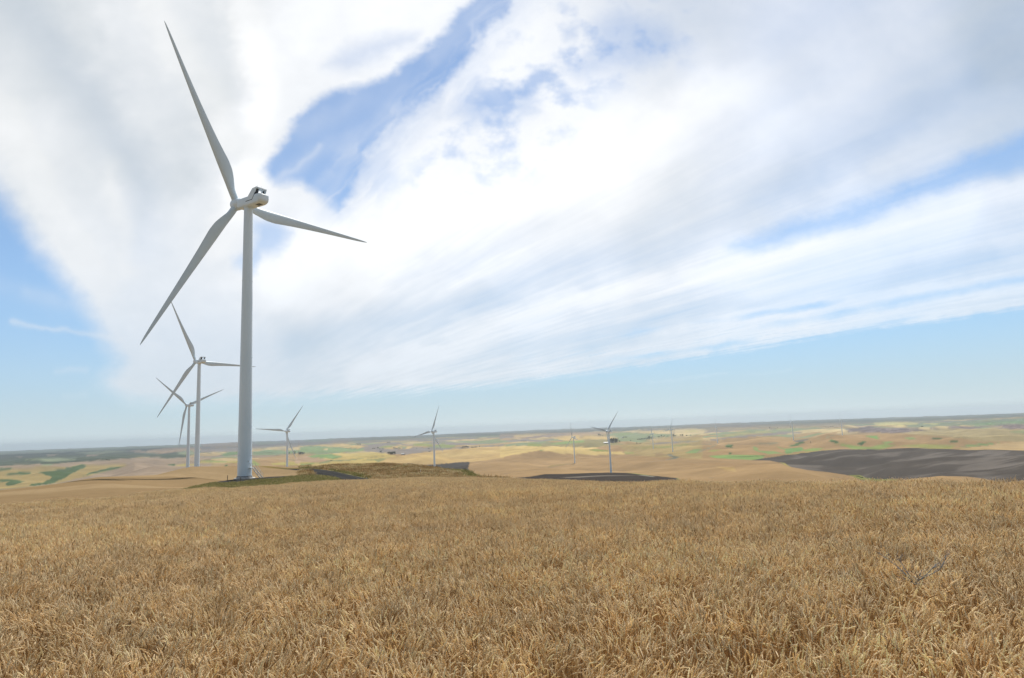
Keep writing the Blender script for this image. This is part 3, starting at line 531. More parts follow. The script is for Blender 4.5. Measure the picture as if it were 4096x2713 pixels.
def grid_mesh(name, verts, quads, smooth=True):
    """big meshes straight from arrays"""
    me = bpy.data.meshes.new(name)
    nv, nf = len(verts), len(quads)
    k = quads.shape[1]
    me.vertices.add(nv); me.vertices.foreach_set('co', np.ascontiguousarray(verts, np.float32).ravel())
    me.loops.add(nf * k); me.loops.foreach_set('vertex_index', np.ascontiguousarray(quads, np.int32).ravel())
    me.polygons.add(nf); me.polygons.foreach_set('loop_start', np.arange(0, nf * k, k, dtype=np.int32))
    me.polygons.foreach_set('loop_total', np.full(nf, k, np.int32))
    if smooth: me.polygons.foreach_set('use_smooth', np.ones(nf, bool))
    me.update(calc_edges=True)
    return me


def set_colour(me, name, rgb):
    at_ = me.attributes.new(name, 'FLOAT_COLOR', 'POINT')
    c = np.ones((len(rgb), 4), np.float32); c[:, :3] = rgb
    at_.data.foreach_set('color', c.ravel())


def link(name, me, mat=None, parent=None):
    o = bpy.data.objects.new(name, me); COL.objects.link(o)
    if mat and me is not None and not me.materials: me.materials.append(mat)
    if parent: o.parent = parent
    return o


def empty(name, loc, rz=0.0):
    o = bpy.data.objects.new(name, None); COL.objects.link(o)
    o.location = loc; o.rotation_euler = (0, 0, rz); o.empty_display_size = 1
    return o


def tag(o, label=None, cat=None, group=None, kind=None):
    if label: o['label'] = label
    if cat: o['category'] = cat
    if group: o['group'] = group
    if kind: o['kind'] = kind
    return o


class MB:
    """collects shapes for one mesh"""
    def __init__(self): self.v = []; self.f = []; self.c = []
    def add(self, v, f, c=None):
        n = len(self.v); self.v += [tuple(p) for p in v]; self.f += [tuple(i + n for i in q) for q in f]
        if c is not None: self.c += [c] * len(v)
    def box(self, lo, hi, M=None, c=None):
        v = [Vector((x, y, z)) for z in (lo[2], hi[2]) for y in (lo[1], hi[1]) for x in (lo[0], hi[0])]
        if M is not None: v = [M @ p for p in v]
        self.add(v, [(0, 2, 3, 1), (4, 5, 7, 6), (0, 1, 5, 4), (2, 6, 7, 3), (0, 4, 6, 2), (1, 3, 7, 5)], c)
    def tube(self, pts, rads, n=6, cap=True, c=None):
        pts = [Vector(p) for p in pts]; rings = []; u = None
        for i, p in enumerate(pts):
            t = (pts[min(i + 1, len(pts) - 1)] - pts[max(i - 1, 0)]).normalized()
            if u is None: u = t.orthogonal().normalized()
            u = (u - t * u.dot(t)).normalized(); w = t.cross(u)
            r = rads[i] if hasattr(rads, '__len__') else rads
            rings.append([p + (u * math.cos(a) + w * math.sin(a)) * r for a in [2 * math.pi * k / n for k in range(n)]])
        self.loft(rings, cap, c)
    def loft(self, rings, cap=True, c=None):
        n = len(rings[0]); v = [p for r in rings for p in r]; f = []
        for i in range(len(rings) - 1):
            for k in range(n):
                f.append((i * n + k, i * n + (k + 1) % n, (i + 1) * n + (k + 1) % n, (i + 1) * n + k))
        if cap:
            f.append(tuple(range(n - 1, -1, -1))); f.append(tuple(range(len(v) - n, len(v))))
        self.add(v, f, c)
    def lathe(self, prof, n=48, cap=True):
        self.loft([[(r * math.cos(2 * math.pi * k / n), r * math.sin(2 * math.pi * k / n), z) for k in range(n)] for r, z in prof], cap)
    def plate(self, poly, axis, lo, hi):
        """polygon in the other two axes extruded along axis"""
        def p3(a, b, h): return {0: (h, a, b), 1: (a, h, b), 2: (a, b, h)}[axis]
        n = len(poly); v = [p3(a, b, lo) for a, b in poly] + [p3(a, b, hi) for a, b in poly]
        f = [tuple(range(n - 1, -1, -1)), tuple(range(n, 2 * n))] + [(k, (k + 1) % n, n + (k + 1) % n, n + k) for k in range(n)]
        self.add(v, f)
    def mesh(self, name, smooth=False, sharp=None):
        me = make_mesh(name, self.v, self.f, smooth)
        if self.c: set_colour(me, 'tint', np.array(self.c))
        import bmesh
        bm = bmesh.new(); bm.from_mesh(me); bmesh.ops.recalc_face_normals(bm, faces=bm.faces); bm.to_mesh(me); bm.free()
        if sharp is not None: me.set_sharp_from_angle(angle=math.radians(sharp))
        return me
    def build(self, name, mat, parent=None, smooth=False, sharp=None):
        return link(name, self.mesh(name, smooth, sharp), mat, parent)


# ------------------------------------------------------------------ materials
def nodes_of(name):
    m = bpy.data.materials.new(name); m.use_nodes = True
    nt = m.node_tree; b = nt.nodes['Principled BSDF']
    return m, nt, b


def N(nt, kind, **kw):
    n = nt.nodes.new(kind)
    for k, v in kw.items():
        if k in n.inputs: n.inputs[k].default_value = v
        else: setattr(n, k, v)
    return n


def noisy(name, c0, c1, scale, rough=0.8, detail=5, bump=0.0, metallic=0.0, spec=0.3, stretch=(1, 1, 1), bump_dist=0.02):
    m, nt, b = nodes_of(name)
    tc = N(nt, 'ShaderNodeTexCoord'); mp = N(nt, 'ShaderNodeMapping'); mp.inputs['Scale'].default_value = stretch
    nz = N(nt, 'ShaderNodeTexNoise', Scale=scale, Detail=detail, Roughness=0.6)
    rp = N(nt, 'ShaderNodeValToRGB')
    rp.color_ramp.elements[0].position = 0.32; rp.color_ramp.elements[1].position = 0.68
    rp.color_ramp.elements[0].color = (*c0, 1); rp.color_ramp.elements[1].color = (*c1, 1)
    L = nt.links.new
    L(tc.outputs['Object'], mp.inputs['Vector']); L(mp.outputs['Vector'], nz.inputs['Vector']); L(nz.outputs['Fac'], rp.inputs['Fac']); L(rp.outputs['Color'], b.inputs['Base Color'])
    b.inputs['Roughness'].default_value = rough; b.inputs['Metallic'].default_value = metallic; b.inputs['Specular IOR Level'].default_value = spec
    if bump:
        bp = N(nt, 'ShaderNodeBump', Strength=bump, Distance=bump_dist); L(nz.outputs['Fac'], bp.inputs['Height']); L(bp.outputs['Normal'], b.inputs['Normal'])
    return m


M_WHITE = noisy('turbine_paint', (0.62, 0.715, 0.785), (0.67, 0.755, 0.82), 0.35, 0.38, 4, spec=0.4, stretch=(1, 1, 0.25))
M_BLADE = noisy('blade_gelcoat', (0.52, 0.61, 0.67), (0.57, 0.655, 0.71), 0.25, 0.42, 4, spec=0.35)
M_DARK = noisy('dark_radiator', (0.025, 0.03, 0.035), (0.05, 0.055, 0.06), 6, 0.6)
M_STEEL = noisy('galvanised_steel', (0.42, 0.43, 0.43), (0.56, 0.57, 0.56), 5, 0.5, metallic=0.3)
M_CONC = noisy('concrete', (0.40, 0.39, 0.36), (0.52, 0.51, 0.48), 1.6, 0.9, bump=0.2)
M_FLANGE = noisy('flange_rubber', (0.05, 0.055, 0.06), (0.08, 0.085, 0.09), 3, 0.7)
M_BOLT = noisy('bolt_caps', (0.5, 0.5, 0.5), (0.6, 0.6, 0.6), 3, 0.5)
M_WOODPOST = noisy('weathered_wood', (0.10, 0.075, 0.055), (0.17, 0.13, 0.10), 9, 0.9, stretch=(1, 1, .1))
M_MARK = noisy('marker_paint', (0.62, 0.60, 0.52), (0.70, 0.68, 0.62), 4, 0.6)
M_RED = noisy('mast_red', (0.30, 0.11, 0.09), (0.36, 0.14, 0.11), 3, 0.6)
M_BARN = noisy('barn_boards', (0.26, 0.25, 0.24), (0.34, 0.33, 0.31), 0.8, 0.8)
M_ROOF = noisy('barn_roof', (0.36, 0.37, 0.37), (0.44, 0.44, 0.44), 0.6, 0.5)
M_TRUNK = noisy('bark', (0.06, 0.045, 0.035), (0.11, 0.085, 0.06), 3, 0.9)
M_TREE = noisy('dark_foliage', (0.020, 0.036, 0.018), (0.055, 0.085, 0.035), 0.5, 0.7)
M_WEED = noisy('weed_foliage', (0.12, 0.14, 0.055), (0.26, 0.26, 0.13), 1.5, 0.8)
M_SAGEBUSH = noisy('sage_foliage', (0.22, 0.24, 0.15), (0.36, 0.36, 0.25), 1.5, 0.8)
M_DEAD = noisy('dead_stalk', (0.13, 0.14, 0.15), (0.23, 0.235, 0.235), 30, 0.85)


def land_material(name, fine=True):
    m, nt, b = nodes_of(name); L = nt.links.new
    at_ = N(nt, 'ShaderNodeAttribute', attribute_name='field')
    geo = N(nt, 'ShaderNodeNewGeometry')
    n1 = N(nt, 'ShaderNodeTexNoise', Scale=0.55, Detail=8.0, Roughness=0.7)
    n2 = N(nt, 'ShaderNodeTexNoise', Scale=0.02, Detail=6.0, Roughness=0.6)
    L(geo.outputs['Position'], n1.inputs['Vector']); L(geo.outputs['Position'], n2.inputs['Vector'])
    ad = N(nt, 'ShaderNodeMath', operation='ADD'); L(n1.outputs['Fac'], ad.inputs[0]); L(n2.outputs['Fac'], ad.inputs[1])
    mr = N(nt, 'ShaderNodeMapRange'); mr.inputs[1].default_value = 0.6; mr.inputs[2].default_value = 1.4; mr.inputs[3].default_value = 0.80; mr.inputs[4].default_value = 1.20
    L(ad.outputs[0], mr.inputs[0])
    mx = N(nt, 'ShaderNodeVectorMath', operation='SCALE'); L(at_.outputs['Color'], mx.inputs[0]); L(mr.outputs[0], mx.inputs['Scale'])
    L(mx.outputs[0], b.inputs['Base Color'])
    bp = N(nt, 'ShaderNodeBump', Strength=0.55, Distance=0.25); L(n1.outputs['Fac'], bp.inputs['Height']); L(bp.outputs['Normal'], b.inputs['Normal'])
    b.inputs['Roughness'].default_value = 0.95; b.inputs['Specular IOR Level'].default_value = 0.0
    return m


def tinted(name, rough=0.75, spec=0.15, trans=0.0):
    m, nt, b = nodes_of(name); L = nt.links.new
    at_ = N(nt, 'ShaderNodeAttribute', attribute_name='tint')
    oi = N(nt, 'ShaderNodeObjectInfo')
    mr = N(nt, 'ShaderNodeMapRange'); mr.inputs[3].default_value = 0.86; mr.inputs[4].default_value = 1.12
    L(oi.outputs['Random'], mr.inputs[0])
    mx = N(nt, 'ShaderNodeVectorMath', operation='SCALE'); L(at_.outputs['Color'], mx.inputs[0]); L(mr.outputs[0], mx.inputs['Scale'])
    L(mx.outputs[0], b.inputs['Base Color'])
    b.inputs['Roughness'].default_value = rough; b.inputs['Specular IOR Level'].default_value = spec
    if trans:
        out = nt.nodes['Material Output']; tr = N(nt, 'ShaderNodeBsdfTranslucent'); ms = N(nt, 'ShaderNodeMixShader', Fac=trans)
        L(mx.outputs[0], tr.inputs['Color']); L(b.outputs[0], ms.inputs[1]); L(tr.outputs[0], ms.inputs[2]); L(ms.outputs[0], out.inputs['Surface'])
    return m


M_WHEAT = tinted('ripe_wheat', 0.8, 0.03, 0.48)
M_GRASS = tinted('dry_grass', 0.8, 0.1, 0.2)

# ------------------------------------------------------------------ world, sun, clouds
SUN_AZ, SUN_EL = math.radians(14), math.radians(58)
world = bpy.data.worlds.new('World'); scene.world = world; world.use_nodes = True
wn = world.node_tree; bg = wn.nodes['Background']
sky = wn.nodes.new('ShaderNodeTexSky'); sky.sky_type = 'NISHITA'; sky.sun_disc = False
sky.sun_elevation = SUN_EL; sky.sun_rotation = SUN_AZ; sky.altitude = 600; sky.air_density = 1.0; sky.dust_density = 0.25; sky.ozone_density = 1.6
tint = wn.nodes.new('ShaderNodeVectorMath'); tint.operation = 'MULTIPLY'; tint.inputs[1].default_value = (0.83, 1.0, 1.10)
wn.links.new(sky.outputs['Color'], tint.inputs[0]); wn.links.new(tint.outputs[0], bg.inputs['Color']); bg.inputs['Strength'].default_value = 0.089

sl = bpy.data.lights.new('sun', 'SUN'); sl.energy = 5.0; sl.angle = math.radians(2.0); sl.color = (1.0, 0.95, 0.87)
so = bpy.data.objects.new('sun', sl); COL.objects.link(so)
sd = Vector((math.sin(SUN_AZ) * math.cos(SUN_EL), math.cos(SUN_AZ) * math.cos(SUN_EL), math.sin(SUN_EL)))
so.rotation_euler = (-sd).to_track_quat('-Z', 'Y').to_euler(); so.location = sd * 300


def build_sky():
    R = 70000.0
    azs = np.concatenate([np.linspace(-180, -46, 46)[:-1], np.linspace(-46, 46, 1180), np.linspace(46, 180, 46)[1:-1]]) * math.pi / 180
    els = np.concatenate([[-1.2, -0.6], np.linspace(-0.2, 41, 560), np.linspace(41, 89.9, 60)[1:]]) * math.pi / 180
    A, E = np.meshgrid(azs, els)
    a, b = cloud_map(A, E)
    # cover thinned round the unseen sun so that its light gets through
    ca = np.sin(E) * math.sin(SUN_EL) + np.cos(E) * math.cos(SUN_EL) * np.cos(A - SUN_AZ)
    a = a * (1 - 0.7 * sstep(math.cos(0.14), math.cos(0.03), ca))
    # pale haze low on the horizon, thinning upwards
    ed = np.degrees(np.maximum(E, 0))
    ve = np.interp(ed, [0, 3, 8, 13, 20], [0.85, 0.76, 0.42, 0.12, 0.0]) * (1 - 0.35 * a)
    vcol = np.stack([np.interp(ed, [0, 3, 8, 14], k) for k in ([0.54, 0.50, 0.37, 0.32], [0.65, 0.63, 0.55, 0.52], [0.735, 0.75, 0.78, 0.80])], -1) * 0.68 / CLOUD_GAIN
    g = sstep(.95, .45, b)[..., None]
    rgb = b[..., None] * (np.array([0.985, 0.998, 1.01]) * (1 - g) + np.array([0.92, 1.01, 1.05]) * g)
    tot = a + ve - a * ve
    rgb = (rgb * (a * (1 - ve))[..., None] + vcol * ve[..., None]) / np.maximum(tot, 1e-6)[..., None]
    a = tot
    V = np.stack([np.sin(A) * np.cos(E), np.cos(A) * np.cos(E), np.sin(E)], -1).reshape(-1, 3) * R
    nr, nc = A.shape
    i = np.arange(nr - 1)[:, None] * nc; j = np.arange(nc)[None, :]; j2 = (j + 1) % nc
    Q = np.stack([i + j, i + j2, i + nc + j2, i + nc + j], -1).reshape(-1, 4)
    me = grid_mesh('sky', V, Q)
    set_colour(me, 'cloud', rgb.reshape(-1, 3))
    at_ = me.attributes.new('cover', 'FLOAT', 'POINT'); at_.data.foreach_set('value', a.ravel().astype(np.float32))
    m = bpy.data.materials.new('high_cloud'); m.use_nodes = True; nt = m.node_tree; nt.nodes.clear(); L = nt.links.new
    out = N(nt, 'ShaderNodeOutputMaterial'); ms = N(nt, 'ShaderNodeMixShader'); tr = N(nt, 'ShaderNodeBsdfTransparent'); em = N(nt, 'ShaderNodeEmission', Strength=CLOUD_GAIN)
    c = N(nt, 'ShaderNodeAttribute', attribute_name='cloud'); k = N(nt, 'ShaderNodeAttribute', attribute_name='cover')
    L(c.outputs['Color'], em.inputs['Color']); L(k.outputs['Fac'], ms.inputs[0]); L(tr.outputs[0], ms.inputs[1]); L(em.outputs[0], ms.inputs[2]); L(ms.outputs[0], out.inputs['Surface'])
    m.cycles.emission_sampling = 'NONE'
    return tag(link('sky', me, m), kind='structure')


build_sky()


# ------------------------------------------------------------------ land
def build_land():
    h = math.pi / 180
    azs = np.concatenate([np.linspace(-180, -48, 67)[:-1], np.linspace(-48, 48, 1250), np.linspace(48, 180, 67)[1:-1]]) * h
    near = np.exp(np.linspace(math.log(0.3), math.log(80.0), 110))[:-1]
    mid = np.exp(np.linspace(math.log(80.0), math.log(900.0), 190))[:-1]
    inv = 1.0 / np.linspace(1.0 / 900.0, 1.0 / 25500.0, 420)
    ds = np.concatenate([near, mid, inv])
    A, D = np.meshgrid(azs, ds)
    wx, wy = np.sin(A) * D, np.cos(A) * D
    wz = ground(wx, wy)
    X, Y, dep = to_photo(np.stack([wx, wy, wz + CROP * (D < crest_distance(A) * 1.12)], -1))
    X = np.where(dep > 0.05, X, -1e5); Y = np.where(dep > 0.05, Y, -1e5)
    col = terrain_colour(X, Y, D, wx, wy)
    V = np.stack([wx, wy, wz + EYE], -1).reshape(-1, 3)
    nr, nc = A.shape
    i = np.arange(nr - 1)[:, None] * nc; j = np.arange(nc)[None, :]; j2 = (j + 1) % nc
    Q = np.stack([i + j, i + nc + j, i + nc + j2, i + j2], -1)
    # gravel faces become the road, the rest ground and hills
    gx = X; gy = Y
    road = np.zeros(A.shape)
    for view, P, c, soft, (d0, d1) in FIELDS:
        if c == GRAVEL and d1 < 400:
            q = np.array(P, float) * KV + VIEW[view]
            s_ = (X > 800) & (X < 1700) & (Y > 1850) & (Y < 1960) & (D < 330) & (D > 80)
            road[s_] = np.maximum(road[s_], poly_sd(X[s_], Y[s_], q) > 0)
    rf = road[:-1] + road[1:] > 0
    rf = (rf & (np.roll(rf, -1, 1)))
    dq = D[:-1]
    kinds = np.where(rf, 1, np.where(dq < 330, 0, 2))
    mats = land_material('field_soil')
    for kid, name in ((0, 'ground'), (1, 'road'), (2, 'hills')):
        q = Q[kinds == kid]
        if len(q) == 0: continue
        used, invi = np.unique(q.ravel(), return_inverse=True)
        me = grid_mesh(name, V[used], invi.reshape(-1, 4))
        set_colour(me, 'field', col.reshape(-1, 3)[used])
        tag(link(name, me, mats), kind='structure')


build_land()


def gz(x, y):
    return float(ground(np.array([x]), np.array([y]))[0]) + EYE


# ------------------------------------------------------------------ haze
hz = MB(); hz.box((-26000, -26000, -175), (26000, 26000, 112))
hm = bpy.data.materials.new('haze_air'); hm.use_nodes = True; hm.node_tree.nodes.clear()
ho = N(hm.node_tree, 'ShaderNodeOutputMaterial'); hv = N(hm.node_tree, 'ShaderNodeVolumePrincipled')
hv.inputs['Color'].default_value = (0.80, 0.90, 1.0, 1); hv.inputs['Density'].default_value = HAZE; hv.inputs['Anisotropy'].default_value = 0.25
hm.node_tree.links.new(hv.outputs[0], ho.inputs['Volume'])
tag(hz.build('haze', hm), kind='stuff')

# ------------------------------------------------------------------ wind turbines
HUB_Z, OVER, TILT = 77.4, 5.2, math.radians(5.6)
TOWER_TOP = 75.5


def tower_r(z): return 1.87 + (1.19 - 1.87) * (z / TOWER_TOP)


def mesh_tower():
    m = MB(); prof = []
    zs = list(np.linspace(0.0, TOWER_TOP, 60))
    prof = [(tower_r(z), z) for z in zs]
    m.lathe(prof, 72)
    for z in (2.85 + 3.4, 14.0, 33.0, 54.5):
        m.lathe([(tower_r(z) - .02, z - .06), (tower_r(z) + .035, z - .05), (tower_r(z) + .035, z + .07), (tower_r(z) - .02, z + .06)], 72, False)
    return m.mesh('tower', True, 40)


def mesh_blade():
    secs = [(1.15, 1.90, 1.0, 12, -.95), (2.6, 1.90, 1.0, 12, -.95), (4.2, 2.10, .82, 13, -.96), (6.0, 2.72, .60, 14, -.97), (8.0, 3.40, .44, 14, -.98), (10.0, 3.82, .35, 13, -.99), (12.0, 3.88, .30, 11.5, -.98),
            (15, 3.52, .26, 9, -.93), (19, 3.02, .235, 7, -.85), (24, 2.52, .215, 5, -.75), (30, 2.0, .195, 3, -.62), (36, 1.56, .18, 1.6, -.50), (42, 1.14, .17, .6, -.37), (46, .82, .16, 0, -.27), (48.5, .52, .15, 0, -.17), (49.6, .26, .15, 0, -.08), (50.0, .06, .2, 0, -.02)]
    rings = []
    n = 28
    # denser stations by cubic interpolation
    S = np.array(secs); rr = np.concatenate([np.linspace(1.15, 14, 34), np.linspace(14.6, 48.5, 40), np.array([49.1, 49.6, 49.85, 50.0])])
    I = [pchip(S[:, 0], S[:, k], rr) for k in range(1, 5)]
    for r, ch, th, tw, le in zip(rr, *I):
        slim = 1 - 0.09 * float(sstep(3, 8, r)); ch *= slim; le *= slim
        ring = []
        circ = min(1, max(0, (th - .5) / .5))
        bend = -0.55 * max(0, (r - 12) / 38) ** 2          # a little out-of-plane curve
        for k in range(n):
            a = 2 * math.pi * k / n
            xc = (1 - math.cos(a)) / 2
            up = math.sin(a) >= 0
            t = th * 5 * (0.2969 * math.sqrt(xc) - 0.126 * xc - 0.3516 * xc ** 2 + 0.2843 * xc ** 3 - 0.1036 * xc ** 4)
            cam = 0.05 * (1 - circ) * 4 * xc * (1 - xc)
            yc = (t if up else -t) * (1.0 if up else .8 + .2 * circ) - cam
            yc = yc * (1 - circ) + 0.5 * math.sin(a) * th * circ
            x, y = le + xc * ch, yc * ch
            c, s = math.cos(math.radians(tw)), math.sin(math.radians(tw))
            ring.append((x * c + y * s, -x * s + y * c + bend, r))
        rings.append(ring)
    m = MB(); m.loft(rings)
    return m.mesh('blade', True, 50)


def mesh_hub():
    """spinner around +Y, origin at the rotor centre"""
    m = MB(); prof = [(1.45, -1.95), (1.62, -1.7), (1.72, -.8), (1.74, 0), (1.68, .7), (1.5, 1.25), (1.2, 1.7), (.75, 2.02), (.3, 2.15), (.02, 2.18)]
    rings = [[(r * math.cos(2 * math.pi * k / 40), y, r * math.sin(2 * math.pi * k / 40)) for k in range(40)] for r, y in prof]
    m.loft(rings)
    for t in (0, 120, 240):                                # blade collars
        M = Matrix.Rotation(math.radians(t), 4, 'Y')
        R = []
        for r, z in ((1.0, 1.0), (1.08, 1.25), (1.08, 1.62), (1.0, 1.70)):
            R.append([M @ Vector((r * math.cos(2 * math.pi * k / 28), r * math.sin(2 * math.pi * k / 28), z)) for k in range(28)])
        m.loft(R)
    return m.mesh('hub', True, 45)


def nacelle_ring(y, s, dz=0.0, low=0.0):
    w, top, bot, ch = 1.72 * s, 1.02, -1.66 + low, 0.42
    top = top * s; bot = bot * s
    q = [(-w + ch, bot), (w - ch, bot), (w - .10, bot + .30), (w, bot + .62), (w, top - .30), (w - .09, top - .10), (w - .32, top), (-w + .32, top), (-w + .09, top - .10), (-w, top - .30), (-w, bot + .62), (-w + .10, bot + .30)]
    return [(x, y, HUB_Z + z + dz) for x, z in q]


def mesh_nacelle():
    m = MB()
    m.loft([nacelle_ring(3.25, .80, .0), nacelle_ring(3.05, .90), nacelle_ring(2.5, .97), nacelle_ring(1.7, 1.0), nacelle_ring(-5.4, 1.0), nacelle_ring(-6.1, .985, 0, .06), nacelle_ring(-6.65, .93, .0, .2), nacelle_ring(-7.0, .82, .0, .36), nacelle_ring(-7.15, .66, 0, .5)])
    return m.mesh('nacelle', True, 28)


def mesh_cooler():
    m = MB(); Z = HUB_Z
    for s in (-1, 1):
        x0, x1 = (s * 1.745, s * 1.60)
        m.plate([(-2.0, Z + .92), (-3.9, Z + 2.82), (-5.75, Z + 2.95), (-5.15, Z + 1.55), (-3.75, Z - .30), (-1.05, Z - .30), (-1.05, Z - .16), (-2.0, Z + .4)], 0, min(x0, x1), max(x0, x1))
    m.plate([(-3.86, Z + 2.83), (-5.72, Z + 2.95), (-5.70, Z + 2.79), (-3.94, Z + 2.65)], 0, -1.6, 1.6)          # top
    m.plate([(-2.2, Z + 1.04), (-2.7, Z + 1.42), (-2.56, Z + 1.42), (-2.05, Z + 1.04)], 0, -1.6, 1.6)             # sill
    m.plate([(-4.05, Z + 1.03), (-4.65, Z + 2.66), (-4.8, Z + 2.66), (-4.2, Z + 1.03)], 0, .80, .95)
    return m.mesh('cooler', False)


def mesh_radiator(x0, x1):
    m = MB(); Z = HUB_Z
    m.plate([(-4.05, Z + 1.03), (-4.65, Z + 2.68), (-4.85, Z + 2.68), (-4.25, Z + 1.03)], 0, x0, x1)
    return m.mesh('radiator')


def mesh_dark_sheet():  # dark sheet on the inner face of one cooler fin
    m = MB(); Z = HUB_Z
    m.plate([(-2.4, Z + 1.1), (-3.88, Z + 2.6), (-5.5, Z + 2.75), (-4.95, Z + 1.55), (-4.5, Z + 1.08)], 0, -1.598, -1.56)
    return m.mesh('dark_sheet')


def mesh_slot(s):
    m = MB(); Z = HUB_Z
    x0, x1 = sorted((s * 1.700, s * 1.735))
    m.plate([(-1.0, Z - .50), (-3.82, Z - .50), (-5.28, Z + 1.40), (-5.28, Z + 1.52), (-5.14, Z + 1.54), (-3.73, Z - .305), (-1.0, Z - .305)], 0, x0, x1)
    return m.mesh('panel_gap')


def mesh_hatch():
    m = MB(); m.box((-.75, -5.6, HUB_Z - 1.66), (.6, -3.9, HUB_Z - 1.60)); return m.mesh('hatch')


def mesh_antenna(x):
    m = MB(); Z = HUB_Z
    m.tube([(x, -5.4, Z + 2.87), (x, -5.4, Z + 3.4), (x, -5.4, Z + 3.65)], [.05, .024, .022], 6)
    return m.mesh('antenna')


def mesh_beacon(x):
    m = MB(); Z = HUB_Z
    m.tube([(x, -5.55, Z + 2.84), (x, -5.55, Z + 2.70), (x, -5.55, Z + 2.60)], [.10, .12, .05], 8); return m.mesh('beacon')


def mesh_yaw():
    m = MB(); m.lathe([(1.20, TOWER_TOP - .1), (1.33, TOWER_TOP), (1.33, TOWER_TOP + .36)], 48); return m.mesh('yaw_ring', True, 40)


DOOR_A = math.radians(-76.5)
PLAT_Z = 2.9


def radial(a, r, z): return (math.cos(a) * r, math.sin(a) * r, z)


def mesh_door():
    m = MB()
    # an oval leaf standing on the curved shell
    out = []
    for k in range(28):
        t = 2 * math.pi * k / 28
        u = .48 * math.copysign(abs(math.cos(t)) ** .6, math.cos(t)); w = 1.06 * math.copysign(abs(math.sin(t)) ** .75, math.sin(t))
        out.append((u, w))
    rings = []
    for s, off in ((1.14, -.05), (1.14, .035), (1.06, .04), (1.0, .015), (.97, .03)):
        ring = []
        for u, w in out:
            z = PLAT_Z + 1.22 + w * s; r = tower_r(z)
            ring.append(radial(DOOR_A + u * s / r, r + off, z))
        rings.append(ring)
    m.loft(rings)
    return m.mesh('door', True, 35)


def mesh_handle():
    m = MB()
    for dz in (-.1, .1):
        z = PLAT_Z + 1.2 + dz; m.tube([radial(DOOR_A - .16, tower_r(z), z), radial(DOOR_A - .16, tower_r(z) + .1, z)], .02)
    m.tube([radial(DOOR_A - .16, tower_r(4.1) + .1, PLAT_Z + 1.05), radial(DOOR_A - .16, tower_r(4.1) + .1, PLAT_Z + 1.35)], .025)
    return m.mesh('door_handle')


def mesh_lamp():
    m = MB(); z = PLAT_Z + 1.75                          # lamp beside the door
    m.box((-.12, -.09, -.12), (.12, .09, .12), Matrix.Translation(radial(DOOR_A - .38, tower_r(z) + .1, z)) @ Matrix.Rotation(DOOR_A + math.pi / 2, 4, 'Z'))
    return m.mesh('door_lamp')


def stair_frame():
    return Matrix.Rotation(DOOR_A, 4, 'Z')              # +X radial, Y sideways


def mesh_stairs():
    m = MB(); F = stair_frame()
    m.box((1.72, -.62, PLAT_Z - .14), (3.0, .62, PLAT_Z), F)
    p0, p1 = Vector((2.98, 0, PLAT_Z - .05)), Vector((5.6, 0, .12))
    d = (p1 - p0); ang = math.atan2(-d.z, d.x)
    for s in (-.56, .56):
        M = F @ Matrix.Translation((p0.x, s, p0.z)) @ Matrix.Rotation(ang, 4, 'Y')
        m.box((0, -.03, -.16), (d.length, .03, .06), M)
    for k in range(11):
        t = (k + .6) / 11.2; p = p0 + d * t
        m.box((p.x - .13, -.53, p.z - .02), (p.x + .13, .53, p.z + .025), F)
    return m.mesh('staircase')


def mesh_rail(s):
    m = MB(); F = stair_frame()
    def P(x, z): return F @ Vector((x, s * .58, z))
    top = [(2.15, PLAT_Z + 1.05), (3.0, PLAT_Z + 1.05), (5.55, 1.15)]
    m.tube([P(*q) for q in top], .035); m.tube([P(x, z - .45) for x, z in top], .025)
    for x in (2.15, 3.0, 3.85, 4.7, 5.55):
        zt = np.interp(x, [3.0, 5.55], [PLAT_Z + 1.05, 1.15]); m.tube([P(x, zt), P(x, zt - 1.1)], .03)
    return m.mesh('handrail')


def mesh_flange():
    m = MB(); m.lathe([(1.86, .22), (1.98, .22), (2.0, .70), (1.88, .74)], 72, False); return m.mesh('base_flange', True, 40)


def mesh_bolts():
    m = MB(); n = 240; rings = []
    for rr, z in ((1.96, .28), (None, .30), (None, .56), (1.96, .58)):
        rings.append([((rr or (2.105 if (k % 4) < 2 else 2.0)) * math.cos(2 * math.pi * k / n), (rr or (2.105 if (k % 4) < 2 else 2.0)) * math.sin(2 * math.pi * k / n), z) for k in range(n)])
    m.loft(rings, False); return m.mesh('bolt_ring')


def mesh_foundation():
    m = MB(); m.lathe([(2.75, -.6), (2.75, .12), (2.66, .22)], 56); return m.mesh('foundation', True, 40)


TM = dict(tower=mesh_tower(), blade=mesh_blade(), hub=mesh_hub(), nacelle=mesh_nacelle(), cooler=mesh_cooler(), rad0=mesh_radiator(-1.55, -.2), rad1=mesh_radiator(1.3, 1.58), dark_sheet=mesh_dark_sheet(), gap0=mesh_slot(-1), gap1=mesh_slot(1), hatch=mesh_hatch(), ant0=mesh_antenna(-1.2), ant1=mesh_antenna(.1), bea0=mesh_beacon(-1.1), bea1=mesh_beacon(.5), bea2=mesh_beacon(1.15), lamp=mesh_lamp(), yaw=mesh_yaw(),
          door=mesh_door(), handle=mesh_handle(), stairs=mesh_stairs(), rail0=mesh_rail(-1), rail1=mesh_rail(1), flange=mesh_flange(), bolts=mesh_bolts(), foundation=mesh_foundation())


def rotor_matrix(phase, cone, up=0.0):
    return Matrix.Translation((0, OVER * math.cos(TILT), HUB_Z + up + OVER * math.sin(TILT))) @ Matrix.Rotation(TILT, 4, 'X') @ Matrix.Rotation(math.radians(phase), 4, 'Y') @ Matrix.Rotation(-math.radians(cone), 4, 'X')


